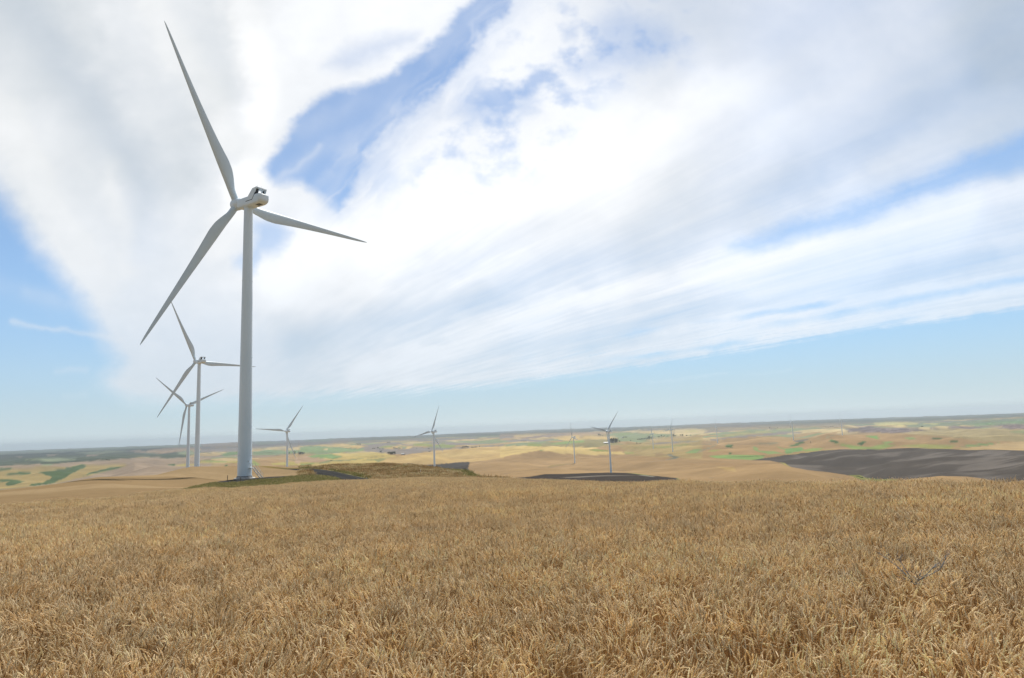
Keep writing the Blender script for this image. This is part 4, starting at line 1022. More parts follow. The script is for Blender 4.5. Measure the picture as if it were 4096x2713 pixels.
def make_turbine():
    root = empty('wind_turbine', (0, 0, 0))
    tw = link('tower', TM['tower'], M_WHITE, root)
    dr = link('door', TM['door'], M_WHITE, tw); link('door_handle', TM['handle'], M_STEEL, tw); link('door_lamp', TM['lamp'], M_STEEL, tw)
    link('yaw_ring', TM['yaw'], M_WHITE, tw)
    fl = link('base_flange', TM['flange'], M_FLANGE, tw); link('bolt_ring', TM['bolts'], M_BOLT, tw)
    link('foundation', TM['foundation'], M_CONC, root)
    st = link('staircase', TM['stairs'], M_STEEL, root); link('handrail', TM['rail0'], M_STEEL, st); link('handrail', TM['rail1'], M_STEEL, st)
    na = link('nacelle', TM['nacelle'], M_WHITE, root)
    link('cooler', TM['cooler'], M_WHITE, na); link('radiator', TM['rad0'], M_DARK, na); link('radiator', TM['rad1'], M_DARK, na); link('dark_sheet', TM['dark_sheet'], M_DARK, na); link('panel_gap', TM['gap0'], M_DARK, na); link('panel_gap', TM['gap1'], M_DARK, na); link('hatch', TM['hatch'], M_DARK, na); link('antenna', TM['ant0'], M_STEEL, na); link('antenna', TM['ant1'], M_STEEL, na)
    for b in ('bea0', 'bea1', 'bea2'): link('beacon', TM[b], M_BOLT, na)
    link('hub', TM['hub'], M_WHITE, root)
    for k in range(3): link('blade', TM['blade'], M_BLADE, root)
    return root


def copy_tree(o, parent=None, skip=()):
    c = o.copy(); COL.objects.link(c)
    if parent: c.parent = parent
    for ch in list(o.children):
        if ch.name.split('.')[0] not in skip: copy_tree(ch, c, skip)
    return c


T_LABELS = [
    'nearest and tallest white wind turbine, standing on the gravel pad by the wheat',
    'white wind turbine close behind the nearest one, one blade tip passing behind its tower',
    'third wind turbine of the ridge row, blades spread like a Y beside the second tower',
    'wind turbine just right of the nearest tower, one blade pointing level left',
    'lone wind turbine rising behind the dry grass mound beside a ploughed corner',
    'pale wind turbine at the end of a thin brown field track on the tan hill',
    'wind turbine standing on the dark ploughed patch beyond the wheat',
    'small faded wind turbine low in front of the far row of dark trees',
    'wind turbine beside the dark curved track on the tan hillside',
    'small wind turbine at the top of a straight grey track over green hollows',
    'tiny wind turbine between the long grey fallow strip and green hollows',
    'rightmost wind turbine, tiny, its blades seen edge-on before a dark hill',
]
proto = make_turbine()
ROOTS = []
for i, (tx, ty, tz, yaw, ph, cones) in enumerate(TURBINES):
    if i == 0: r = proto
    elif i < 3: r = copy_tree(proto)
    else: r = copy_tree(proto, skip=('door', 'door_handle', 'door_lamp', 'beacon', 'dark_sheet', 'bolt_ring', 'base_flange', 'staircase', 'antenna', 'hatch', 'panel_gap'))
    ROOTS.append(r)
for i, (r, (tx, ty, tz, yaw, ph, cones)) in enumerate(zip(ROOTS, TURBINES)):
    r.location = (tx, ty, tz + EYE); r.rotation_euler = (0, 0, -math.radians(yaw))
    tag(r, T_LABELS[i], 'wind turbine', 'wind turbines on the hills')
    k = 0
    for ch in r.children:
        n = ch.name.split('.')[0]
        if n == 'hub': ch.matrix_local = rotor_matrix(ph, 0, 4.3 * (i == 1))
        elif n == 'blade': ch.matrix_local = rotor_matrix(ph + 120 * k, cones[k], 4.3 * (i == 1)); k += 1
    if i == 1:                                            # its foot stands lower on the slope
        for ch in r.children:
            n = ch.name.split('.')[0]
            if n == 'tower': ch.scale = (1, 1, (TOWER_TOP + 4.3) / TOWER_TOP)
            elif n == 'nacelle': ch.location.z = 4.3

# ------------------------------------------------------------------ wheat
def tube3(path, rad, n=3):
    """rings for a thin stalk; path (k,3), rad (k,)"""
    path = np.asarray(path); k = len(path)
    t = np.gradient(path, axis=0); t /= np.linalg.norm(t, axis=1, keepdims=True) + 1e-9
    ref = np.array([0.31, 0.95, 0.05]); u = np.cross(t, ref); u /= np.linalg.norm(u, axis=1, keepdims=True) + 1e-9
    w = np.cross(t, u)
    a = np.arange(n) * 2 * np.pi / n
    ring = path[:, None, :] + rad[:, None, None] * (np.cos(a)[None, :, None] * u[:, None, :] + np.sin(a)[None, :, None] * w[:, None, :])
    i = np.arange(k - 1)[:, None] * n; j = np.arange(n)[None, :]
    q = np.stack([i + j, i + (j + 1) % n, i + n + (j + 1) % n, i + n + j], -1).reshape(-1, 4)
    return ring.reshape(-1, 3), q


def wheat_clump(seed, size=0.30, count=40, shade=1.0):
    r = np.random.default_rng(seed)
    Vs, Qs, Cs, n0 = [], [], [], 0
    def put(v, q, c):
        nonlocal n0
        Vs.append(v); Qs.append(q + n0); Cs.append(np.broadcast_to(np.asarray(c), (len(v), 3)) if np.ndim(c) == 1 else c); n0 += len(v)
    main = r.uniform(0, 2 * np.pi)
    for s in range(count):
        bx, by = r.uniform(-size / 2, size / 2, 2)
        H = r.normal(0.70, 0.045)
        phi = main + r.normal(0, .9)
        lean = abs(r.normal(0.015, 0.025)); bend = r.choice([r.uniform(.02, .30), r.uniform(.35, .9), r.uniform(.9, 1.5)], p=[.44, .36, .20])
        k = 10; u = np.array([0, .25, .5, .7, .82, .88, .92, .95, .975, 1.0])
        th = lean + bend * np.clip((u - .86) / .14, 0, 1) ** 1.2
        ds = np.diff(u, prepend=0) * H
        rad_h = np.cumsum(np.sin(th) * ds); zz = np.cumsum(np.cos(th) * ds)
        path = np.stack([bx + np.cos(phi) * rad_h, by + np.sin(phi) * rad_h, zz], -1)
        tone = r.uniform(.8, 1.15); green = 0
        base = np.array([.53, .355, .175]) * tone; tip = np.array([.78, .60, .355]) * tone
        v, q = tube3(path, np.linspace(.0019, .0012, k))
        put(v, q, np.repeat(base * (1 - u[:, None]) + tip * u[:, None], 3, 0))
        # ear: spikelets in two files along a curving axis
        L = r.normal(.092, .012); ke = 11; ue = np.linspace(0, 1, ke)
        the = th[-1] + r.uniform(.10, .55) * ue; dse = np.diff(ue, prepend=0) * L
        eh = rad_h[-1] + np.cumsum(np.sin(the) * dse); ez = zz[-1] + np.cumsum(np.cos(the) * dse)
        ep = np.stack([bx + np.cos(phi) * eh, by + np.sin(phi) * eh, ez], -1)
        prof = np.interp(ue, [0, .12, .5, .85, 1], [.35, .9, 1.0, .75, .25]) * r.uniform(.0045, .0058)
        prof = prof * np.where(np.arange(ke) % 2, 1.12, .82)
        v, q = tube3(ep, prof, 5)
        kind = r.random()
        ec = (np.array([.89, .735, .50]) if kind < .68 else (np.array([.77, .60, .355]) if kind < .945 else np.array([.42, .26, .12]))) * r.uniform(.85, 1.12)
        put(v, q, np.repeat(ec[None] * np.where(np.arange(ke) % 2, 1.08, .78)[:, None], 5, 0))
        # short beards
        for b in range(2):
            t0 = r.integers(4, ke); d = (ep[t0] - ep[t0 - 1]); d = d / (np.linalg.norm(d) + 1e-9) + r.normal(0, .28, 3)
            side = np.cross(d, r.normal(0, 1, 3)); side /= np.linalg.norm(side) + 1e-9
            p = ep[t0]; l = r.uniform(.018, .036)
            v = np.array([p - side * .0011, p + side * .0011, p + d * l + side * .0003, p + d * l - side * .0003])
            put(v, np.array([[0, 1, 2, 3]]), ec * 1.1)
        # dry leaves
        for lf in range(int(r.random() < .12)):
            i0 = r.integers(2, 7); p = path[i0]; a = r.uniform(0, 2 * np.pi); l = r.uniform(.10, .22); kl = 5; ul = np.linspace(0, 1, kl)
            el = r.uniform(.5, 1.2) - ul * r.uniform(1.2, 2.8)
            dl = np.diff(ul, prepend=0) * l
            hh = np.cumsum(np.cos(el) * dl); z = np.cumsum(np.sin(el) * dl)
            c = p + np.stack([np.cos(a) * hh, np.sin(a) * hh, z], -1)
            sd_ = np.array([-np.sin(a), np.cos(a), r.uniform(-.6, .6)]); wd = np.interp(ul, [0, .3, 1], [.0018, .003, .0005])[:, None]
            v = np.stack([c - sd_ * wd, c + sd_ * wd], 1).reshape(-1, 3)
            j = np.arange(kl - 1) * 2; q = np.stack([j, j + 1, j + 3, j + 2], -1)
            put(v, q, np.array([.55, .40, .22]) * r.uniform(.8, 1.15))
    me = grid_mesh('wheat_tuft', np.concatenate(Vs), np.concatenate(Qs))
    set_colour(me, 'tint', np.clip(np.concatenate(Cs) * shade, .01, .93))
    me.materials.append(M_WHEAT)
    return bpy.data.objects.new('wheat_tuft', me)


def scatter(name, pts, rots, scls, idx, protos, mat):
    """one stuff object: a point set whose node tree stands a tuft on every point"""
    me = bpy.data.meshes.new(name); me.vertices.add(len(pts)); me.vertices.foreach_set('co', np.ascontiguousarray(pts, np.float32).ravel())
    a = me.attributes.new('rot', 'FLOAT_VECTOR', 'POINT'); a.data.foreach_set('vector', np.ascontiguousarray(rots, np.float32).ravel())
    a = me.attributes.new('scl', 'FLOAT_VECTOR', 'POINT'); a.data.foreach_set('vector', np.ascontiguousarray(scls, np.float32).ravel())
    a = me.attributes.new('pick', 'INT', 'POINT'); a.data.foreach_set('value', np.ascontiguousarray(idx, np.int32))
    me.update()
    coll = bpy.data.collections.new(name + '_tufts')
    for p in protos: coll.objects.link(p)
    ng = bpy.data.node_groups.new(name, 'GeometryNodeTree')
    ng.interface.new_socket('Geometry', in_out='INPUT', socket_type='NodeSocketGeometry'); ng.interface.new_socket('Geometry', in_out='OUTPUT', socket_type='NodeSocketGeometry')
    gi = ng.nodes.new('NodeGroupInput'); go = ng.nodes.new('NodeGroupOutput'); ip = ng.nodes.new('GeometryNodeInstanceOnPoints'); ci = ng.nodes.new('GeometryNodeCollectionInfo')
    ci.inputs['Collection'].default_value = coll; ci.inputs['Separate Children'].default_value = True; ci.inputs['Reset Children'].default_value = True
    def attr(nm, ty):
        n = ng.nodes.new('GeometryNodeInputNamedAttribute'); n.data_type = ty; n.inputs['Name'].default_value = nm; return n.outputs['Attribute']
    er = ng.nodes.new('FunctionNodeEulerToRotation')
    L = ng.links.new
    L(gi.outputs[0], ip.inputs['Points']); L(ci.outputs[0], ip.inputs['Instance']); ip.inputs['Pick Instance'].default_value = True
    L(attr('pick', 'INT'), ip.inputs['Instance Index']); L(attr('rot', 'FLOAT_VECTOR'), er.inputs[0]); L(er.outputs[0], ip.inputs['Rotation']); L(attr('scl', 'FLOAT_VECTOR'), ip.inputs['Scale'])
    L(ip.outputs[0], go.inputs[0])
    o = link(name, me); md = o.modifiers.new('tufts', 'NODES'); md.node_group = ng
    return o


def plant_wheat():
    protos = [wheat_clump(100 + k, shade=0.90 + 0.17 * k / 19) for k in range(20)]
    step = 0.255
    xs = np.arange(-80, 62, step); ys = np.arange(-3.0, 100, step)
    X, Y = np.meshgrid(xs, ys); X = X + rng.uniform(-.12, .12, X.shape); Y = Y + rng.uniform(-.12, .12, Y.shape)
    D = np.hypot(X, Y); A = np.arctan2(X, Y)
    lim = crest_distance(A) * (1.10 + 0.02 * gnoise(X / 3, Y / 3, 300))
    keep = (D > 1.5) & (D < lim) & (np.abs(A) < math.radians(44) + 1.2 / np.maximum(D, 1))
    X, Y, D = X[keep], Y[keep], D[keep]
    Z = ground(X, Y) + EYE
    n = len(X)
    sway = np.stack([0.04 * gnoise(X / 2.2, Y / 2.2, 301) + 0.07 * gnoise(X / 9, Y / 7, 311), 0.04 * gnoise(X / 2.2, Y / 2.2, 302) + 0.07 * gnoise(X / 9, Y / 7, 312), rng.uniform(0, 2 * np.pi, n)], -1)
    hs = 1.0 + 0.06 * gnoise(X / 1.7, Y / 1.7, 303) + 0.07 * gnoise(X / 7, Y / 7, 304) + rng.normal(0, .025, n) - 0.16 * sstep(.45, .75, fbm(X / 4.5, Y / 3.5, 3, 306))
    tone = 0.5 + 0.55 * fbm(X / 9, Y / 6, 4, 307) + 0.25 * gnoise(X / 1.4, Y / 1.4, 308) + rng.normal(0, .16, n)
    pick = np.clip((tone * len(protos)).astype(int), 0, len(protos) - 1)
    s = np.stack([np.ones(n), np.ones(n), hs], -1)
    o = scatter('wheat_field', np.stack([X, Y, Z], -1), sway, s, pick, protos, M_WHEAT)
    tag(o, kind='stuff')
    print('wheat tufts', n)


plant_wheat()


# ------------------------------------------------------------------ dry grass on the rise and the verge
def grass_tuft(seed, tall, pal):
    r = np.random.default_rng(seed); Vs, Qs, Cs, n0 = [], [], [], 0
    for b in range(60):
        a = r.uniform(0, 2 * np.pi); p = np.array([r.normal(0, .28), r.normal(0, .28), 0]); h = tall * r.uniform(.5, 1.15); k = 4; u = np.linspace(0, 1, k)
        ln = r.uniform(.1, .6) * h
        c = p + np.stack([np.cos(a) * ln * u ** 2, np.sin(a) * ln * u ** 2, h * u * (1 - .2 * u)], -1)
        sd_ = np.array([-np.sin(a), np.cos(a), 0]); w = np.interp(u, [0, .6, .85, 1], [.012, .02, .026, .004])[:, None]
        v = np.stack([c - sd_ * w, c + sd_ * w], 1).reshape(-1, 3); j = np.arange(k - 1) * 2
        Vs.append(v); Qs.append(np.stack([j, j + 1, j + 3, j + 2], -1) + n0); n0 += len(v)
        col = np.array(pal[r.integers(len(pal))]) * r.uniform(.75, 1.25); Cs.append(np.repeat(col[None], len(v), 0))
    me = grid_mesh('grass_tuft', np.concatenate(Vs), np.concatenate(Qs)); set_colour(me, 'tint', np.concatenate(Cs)); me.materials.append(M_GRASS)
    return bpy.data.objects.new('grass_tuft', me)


def plant_grass():
    green = [(.19, .185, .065), (.24, .215, .085), (.145, .15, .045)]; brown = [(.39, .28, .145), (.46, .345, .185), (.32, .225, .11), (.33, .26, .12)]; rust = [(.29, .185, .085), (.34, .225, .11), (.26, .20, .085)]; pale = [(.55, .45, .27), (.45, .38, .22)]
    protos = [grass_tuft(1, .45, green), grass_tuft(2, .55, green + brown[:1]), grass_tuft(3, .6, brown), grass_tuft(4, .75, brown + rust), grass_tuft(5, .7, rust), grass_tuft(6, .8, pale + brown)]
    n = 60000
    a = rng.uniform(float(ray(600, 1760)[0]), float(ray(2030, 1715)[0]), n); d = np.sqrt(rng.uniform(72 ** 2, 262 ** 2, n))
    x, y = np.sin(a) * d, np.cos(a) * d; z = ground(x, y)
    X, Y, dep = to_photo(np.stack([x, y, z], -1))
    rise = np.zeros(n, bool); verge = np.zeros(n, bool); hard = np.zeros(n, bool); green_ = np.zeros(n, bool)
    for view, P, c, soft, (d0, d1) in FIELDS:
        if d1 > 400: continue
        sd_ = poly_sd(X, Y, np.array(P, float) * KV + VIEW[view])
        if c == GRAVEL: hard |= sd_ > -2
        elif c == DRY: rise |= sd_ > 0
        elif c == VERGE: verge |= (sd_ > 1) & (d < 215)
        elif c in ((0.15, 0.16, 0.035), (0.20, 0.18, 0.055), (0.21, 0.20, 0.10)): green_ |= sd_ > 0
    hard |= (np.hypot(x + 73.6, y - 183) < 9)
    keep = (rise | verge) & ~hard & (d > crest_distance(a) * 1.12)
    patch = fbm(x / 9.0, y / 9.0, 3, 401)
    pick = np.where(verge | green_, rng.integers(0, 2, n), np.where(patch > .18, 4, np.where(patch < -.22, 1, np.where(patch < -.1, 5, rng.integers(2, 4, n)))))
    sc = rng.uniform(.6, 1.25, n) * (1 + .7 * np.clip(patch, -.4, .6)) * np.where(verge, .5, .85)
    keep &= rng.random(n) < np.where(verge, .8, .5)
    x, y, z, pick, sc = x[keep], y[keep], z[keep], pick[keep], sc[keep]
    m = len(x)
    o = scatter('grass', np.stack([x, y, z + EYE], -1), np.stack([rng.normal(0, .12, m), rng.normal(0, .12, m), rng.uniform(0, 6.28, m)], -1), np.stack([sc * 1.5, sc * 1.5, sc], -1), pick, protos, M_GRASS)
    tag(o, kind='stuff'); print('grass tufts', m)


plant_grass()


# ------------------------------------------------------------------ trees, bushes, farm sheds
def leaf_cloud(seed, kind, count, leaf):
    r = np.random.default_rng(seed); V, F = [], []
    lumps = []
    for k in range(9):
        if kind == 'round': lumps.append((r.normal(0, .24), r.normal(0, .24), r.uniform(.35, .85), r.uniform(.16, .30)))
        elif kind == 'tall': t = k / 8; lumps.append((r.normal(0, .05), r.normal(0, .05), .15 + .8 * t, .17 * (1.05 - .75 * t)))
        else: t = k / 8; lumps.append((r.normal(0, .30), r.normal(0, .30), r.uniform(.12, .6), r.uniform(.16, .3)))
    for _ in range(count):
        cx, cy, cz, rad = lumps[r.integers(len(lumps))]
        d = r.normal(0, 1, 3); d /= np.linalg.norm(d); p = np.array([cx, cy, cz]) + d * rad * r.uniform(.35, 1.0) ** .6
        p[2] = max(p[2], .03)
        u = r.normal(0, 1, 3); u /= np.linalg.norm(u); w = np.cross(u, r.normal(0, 1, 3)); w /= np.linalg.norm(w)
        s = leaf * r.uniform(.6, 1.3); n = len(V)
        V += [p - u * s, p + w * s * .5, p + u * s, p - w * s * .5]; F.append((n, n + 1, n + 2, n + 3))
    return make_mesh('crown', V, F)


CROWN = {('round', s): leaf_cloud(s, 'round', 420, .075) for s in range(3)}
CROWN.update({('tall', s): leaf_cloud(10 + s, 'tall', 380, .055) for s in range(2)}); CROWN.update({('bush', s): leaf_cloud(20 + s, 'bush', 520, .075) for s in range(3)})
tr_ = MB(); tr_.tube([(0, 0, -.02), (.01, 0, .25), (.0, .01, .55)], [.035, .026, .012], 6); tr_.tube([(0, 0, .2), (.14, .05, .5)], [.016, .007], 5); tr_.tube([(0, 0, .25), (-.12, -.08, .55)], [.016, .006], 5)
TRUNK = tr_.mesh('trunk', True)
st_ = MB()
for k in range(5):
    a = k * 1.26; st_.tube([(0, 0, -.03), (.12 * math.cos(a), .12 * math.sin(a), .25), (.28 * math.cos(a + .3), .28 * math.sin(a + .3), .52)], [.02, .014, .006], 5)
STEMS = st_.mesh('stem', True)


def tree(px, py, hpx, kind, label, group, width=1.0, dmin=600, mat=None, name='tree', cat='tree'):
    x, y, z = at(px, py, dmin); dep = y * math.cos(PITCH) + z * math.sin(PITCH)
    h = hpx * dep / FOCAL
    e = empty(name, (x, y, z + EYE - .01 * h), random.uniform(0, 6.28)); e.scale = (h * width, h * width, h)
    if kind == 'bush': link('stem', STEMS, M_TRUNK, e)
    else: link('trunk', TRUNK, M_TRUNK, e)
    me = CROWN[(kind, random.randrange(2))]
    cm = mat or M_TREE
    key = me.name + cm.name
    if key not in TREE_MESH:
        c = me.copy(); c.materials.clear(); c.materials.append(cm); TREE_MESH[key] = c
    link('crown', TREE_MESH[key], cm, e)
    return tag(e, label, cat, group)


TREE_MESH = {}
GROVES = [  # view, label, group, [(x, y, height in view px, kind, width)]
    (1, 'dark conifer behind the level-bladed turbine, left of the mast', 'conifers by the mast', [(1944, 786, 26, 'tall', 1.4), (1998, 790, 46, 'tall', 1.0), (2015, 788, 34, 'tall', 1.1)]),
    (1, 'dark rounded tree in the clump right beside the thin mast', 'tree clump by the mast', [(2062, 796, 30, 'round', 1.0), (2080, 797, 34, 'round', 1.1), (2098, 797, 32, 'round', 1.0), (2115, 795, 26, 'round', 1.0), (2071, 794, 30, 'round', 1.0)]),
    (4, 'single dark rounded tree above the yellow field edge', None, [(960, 628, 28, 'round', 1.1)]),
    (4, 'dark tree in the square farm grove on the yellow field edge', 'farm grove at the yellow field', [(1052, 648, 32, 'round', .9), (1068, 648, 36, 'round', .9), (1084, 647, 34, 'round', .9), (1100, 646, 36, 'round', .9), (1114, 645, 34, 'round', .9), (1127, 643, 36, 'tall', 1.3), (1076, 650, 28, 'round', 1.0), (1094, 650, 28, 'round', 1.0)]),
    (4, 'dark tree by the ring-shaped golden field', 'trees round the ring field', [(922, 584, 24, 'round', .8), (945, 584, 12, 'bush', 1.4), (980, 584, 10, 'bush', 1.6), (1112, 576, 20, 'round', .8), (1128, 577, 14, 'bush', 1.2), (1145, 578, 12, 'bush', 1.4), (1185, 581, 12, 'bush', 1.3), (865, 578, 10, 'bush', 1.6), (880, 580, 12, 'bush', 1.3)]),
    (4, 'slim grey-green tree on the far edge of the pale gold field', 'poplars at the pale gold field', [(664, 530, 14, 'round', 1.2), (680, 532, 14, 'round', 1.4), (694, 533, 16, 'round', 1.2), (708, 537, 28, 'tall', 1.1), (716, 537, 18, 'tall', 1.2)]),
    (4, 'tiny hazy tree, one of three on the far pinkish slope', 'three far hazy trees', [(1032, 513, 14, 'round', .9), (1048, 512, 14, 'round', .9), (1064, 511, 14, 'round', .9)]),
    (4, 'dark hedgerow tree along the top edge of the broad golden hill', 'hedgerow above the golden hill', [(1915, 572, 14, 'bush', 1.5), (1935, 572, 24, 'round', 1.0), (1952, 571, 26, 'round', 1.0), (1970, 570, 24, 'round', 1.0), (1988, 569, 22, 'round', 1.1), (2030, 566, 14, 'bush', 1.5), (2052, 565, 14, 'bush', 1.5), (2072, 564, 14, 'bush', 1.5), (2090, 563, 12, 'bush', 1.3), (2125, 559, 14, 'round', 1.0)]),
    (4, 'low dark bush in the grey band behind the mound turbine', 'bushes in the grey band', [(1525, 580, 12, 'bush', 1.3), (1536, 616, 12, 'bush', 1.2), (1380, 576, 10, 'bush', 1.2), (372, 722, 12, 'bush', 1.6)]),
    (5, 'rounded dark tree on the gold ridge behind the ploughed-patch turbine', 'trees on the far gold ridge', [(1172, 424, 24, 'round', 1.2), (1190, 425, 18, 'round', 1.2), (1214, 427, 9, 'bush', 1.6)]),
    (5, 'dark tree of the dense square grove right of the ploughed-patch turbine', 'dense square grove', [(1304 + 8.5 * k + 3 * (k % 2), 508 - (k % 3), 46 + 5 * ((k * 7) % 3), 'tall' if k % 2 else 'round', .75) for k in range(11)]),
    (5, 'smaller rounded tree at the right end of the square grove', None, [(1414, 502, 24, 'round', 1.0)]),
    (5, 'big rounded dark tree beside the faded turbine', None, [(1772, 460, 30, 'round', 1.3)]),
    (5, 'tree in the dark belt along the foot of the grey-green slope', 'tree belt at the grey-green slope', [(1548, 490, 14, 'round', 1.0), (1632, 476, 14, 'round', 1.2), (1648, 475, 16, 'round', 1.2), (1664, 474, 16, 'round', 1.2), (1680, 473, 18, 'round', 1.2), (1698, 471, 16, 'round', 1.2), (1714, 470, 18, 'round', 1.2), (1732, 468, 16, 'round', 1.2), (1750, 466, 20, 'round', 1.0), (1800, 456, 12, 'bush', 1.6)]),
    (5, 'small tree beside the pale sheds on the grey-green slope', 'trees by the pale sheds', [(1466, 450, 14, 'round', 1.3), (1482, 450, 16, 'round', 1.2), (1500, 448, 12, 'round', 1.3)]),
    (5, 'dark tree of the broken row at the foot of the pale hill', 'broken row below the pale hill', [(1880, 440, 12, 'bush', 1.6), (1912, 436, 18, 'round', 1.2), (1940, 434, 12, 'bush', 1.6), (1985, 432, 10, 'bush', 2.0), (2052, 428, 28, 'tall', 1.6), (2075, 428, 14, 'bush', 1.8), (2138, 428, 16, 'round', 1.2), (2155, 427, 26, 'tall', 1.3), (2166, 428, 18, 'round', 1.2), (2205, 428, 18, 'tall', 1.4), (2215, 428, 12, 'round', 1.4), (2258, 424, 12, 'round', 1.4)]),
    (5, 'low dark shrub row crossing the olive slope', 'shrubs on the olive slope', [(1616, 519, 14, 'round', 1.0), (1630, 519, 9, 'bush', 1.5), (1648, 518, 8, 'bush', 1.6), (1668, 517, 8, 'bush', 1.6)]),
    (5, 'thin dark shrub strip on the far rosy field', 'shrubs on the far rosy field', [(256, 491, 8, 'bush', 2.0), (274, 491, 9, 'bush', 2.0), (292, 491, 8, 'bush', 2.0), (308, 491, 7, 'bush', 2.0)]),
    (6, 'tiny dark tree along the pale yellow far strip', 'trees on the far yellow strip', [(1118, 337, 12, 'round', 1.3), (1140, 337, 8, 'bush', 2.0), (1165, 336, 8, 'bush', 2.0), (1190, 336, 9, 'bush', 2.0), (1215, 335, 10, 'round', 1.3), (1368, 328, 9, 'round', 1.2), (1422, 326, 7, 'bush', 1.5)]),
    (6, 'small dark shrub in the thin row left of the rightmost turbine', 'thin row by the rightmost turbine', [(1790, 324, 6, 'bush', 2.0), (1820, 324, 6, 'bush', 2.0), (1848, 325, 10, 'round', 1.3), (1872, 325, 10, 'round', 1.4), (1896, 327, 7, 'bush', 2.0), (1918, 328, 6, 'bush', 2.0)]),
    (6, 'lone small tree on the green-hollowed slope', None, [(1604, 508, 18, 'tall', 1.4)]),
    (7, 'lone dark bush on the far pale field at the right', None, [(1160, 320, 14, 'bush', 1.8)]),
    (7, 'dark green bush at the tip of the grassy hollow below the ploughed hill', 'bushes by the ploughed hill', [(405, 908, 12, 'bush', 1.8), (432, 918, 16, 'bush', 1.8), (455, 925, 12, 'bush', 1.8)]),
    (7, 'dark bush at the right end of the grassy hollow', 'bushes at the end of the hollow', [(895, 962, 12, 'bush', 1.8), (915, 958, 12, 'bush', 1.6)]),
    (8, 'dark hedgerow tree on the edge of the far left woods', 'hedgerow trees at the left woods', [(1258, 414, 10, 'bush', 2.0), (1276, 417, 10, 'bush', 2.0), (1296, 421, 9, 'bush', 2.0)]),
]
for view, label, group, items in GROVES:
    for x, y, h, kind, w in items:
        tree(VIEW[view][0] + x * KV, VIEW[view][1] + y * KV, h * KV, kind, label, group, w, name='tree' if kind != 'bush' else 'shrub', cat='tree' if kind != 'bush' else 'shrub')

for x, y, h, w, mt, label in [(1655, 914, 44, 1.1, M_SAGEBUSH, 'pale grey-green weed bush at the foot of the mound, beside its twin'), (1755, 916, 40, 1.2, M_SAGEBUSH, 'pale weed bush at the foot of the mound, on the turbine-tower side of the marker'),
                              (1372, 896, 56, 1.3, M_WEED, 'green weed bush behind the white marker stake on the mound'), (1120, 850, 70, 1.0, M_WEED, 'tall olive weed bush on the crown of the dry mound'), (1215, 905, 34, 1.6, M_WEED, 'low spreading weed bush halfway down the mound'), (855, 806, 26, 1.4, M_WEED, 'small dark weed bush on the skyline end of the mound above the gravel road')]:
    tree(VIEW[4][0] + x * KV, VIEW[4][1] + y * KV, h * KV, 'bush', label, 'weed bushes on the mound', w, dmin=95, mat=mt, name='weed_bush', cat='bush')


def barn(view, x, y, wpx, label, rz, long=1.6):
    X, Y, Z = at(VIEW[view][0] + x * KV, VIEW[view][1] + y * KV, 900); w = wpx * KV * Y / FOCAL
    e = empty('barn', (X, Y, Z + EYE - .3), rz); hw, hl, hh = w / 2 / 1.2, w / 2 * long / 1.2, w * .28
    m = MB(); m.plate([(-hw, 0), (hw, 0), (hw, hh), (0, hh * 1.75), (-hw, hh)], 1, -hl, hl); m.build('wall', M_BARN, e)
    m = MB()
    for s in (-1, 1): m.plate([(0, hh * 1.75 + .05), (s * (hw + .6), hh - .25), (s * (hw + .6), hh + .1), (0, hh * 1.75 + .4)], 1, -hl - .5, hl + .5)
    m.build('roof', M_ROOF, e)
    m = MB(); m.box((-hw * .4, -hl - .08, 0), (hw * .4, -hl + .02, hh * .8)); m.build('door', M_DARK, e)
    return tag(e, label, 'barn')


barn(4, 1222, 648, 30, 'small white-roofed barn at the edge of the grey band, right of the farm grove', 1.2)
barn(5, 1262, 514, 32, 'long low pale shed at the left foot of the dense square grove', 1.45, 2.6)
barn(5, 1338, 509, 20, 'small pale shed in front of the dense square grove', .9)
barn(5, 1452, 449, 18, 'small pale shed among hazy trees on the grey-green slope', .6)


# ------------------------------------------------------------------ mast, posts, marker stakes
def mast():
    x, y, z = at(1195.6, 1836, 700); h = 73.0 * y / FOCAL
    e = empty('measuring_mast', (x, y, z + EYE)); m = MB(); w = .55
    legs = [Vector((w * math.cos(a), w * math.sin(a), 0)) for a in (0, 2.094, 4.189)]
    for l in legs: m.tube([l, l * .7 + Vector((0, 0, h))], .10, 5)
    n = 22
    for k in range(n):
        for q in range(3):
            a, b = legs[q], legs[(q + 1) % 3]; z0, z1 = h * k / n, h * (k + 1) / n
            m.tube([a * (1 - .3 * k / n) + Vector((0, 0, z0)), b * (1 - .3 * (k + 1) / n) + Vector((0, 0, z1))], .05, 4)
    m.build('lattice', M_RED, e)
    for a in (.5, 2.6, 4.7):
        for f in (.45, .9):
            g = MB(); c = Vector((math.cos(a), math.sin(a), 0)); g.tube([c * .4 + Vector((0, 0, h * f)), c * h * .5 + Vector((0, 0, -1))], .025, 4); g.build('guy_wire', M_STEEL, e)
    for f in (.6, .97):
        b = MB(); b.tube([(0, 0, h * f), (2.2, .4, h * f)], .05, 5); b.tube([(2.2, .4, h * f), (2.2, .4, h * f + .7)], .12, 6); b.build('sensor_boom', M_STEEL, e)
    tag(e, 'thin reddish lattice mast standing alone beside a dark tree clump', 'mast')


mast()


def post(px, py, hpx, label, mat, name, cat, group, wide=.05, dmin=95):
    x, y, z = at(px, py, dmin); h = hpx * y / FOCAL
    e = empty(name, (x, y, z + EYE), random.uniform(0, 3)); m = MB()
    m.tube([(0, 0, -.2), (.01, 0, h * .6), (.03, .01, h)], [wide, wide * .95, wide * .9], 8); m.build('post', mat, e, True, 40)
    c = MB(); c.tube([(.03, .01, h), (.031, .01, h + wide * .6)], [wide * 1.15, wide * .6], 8); c.build('cap', mat, e)
    return tag(e, label, cat, group)


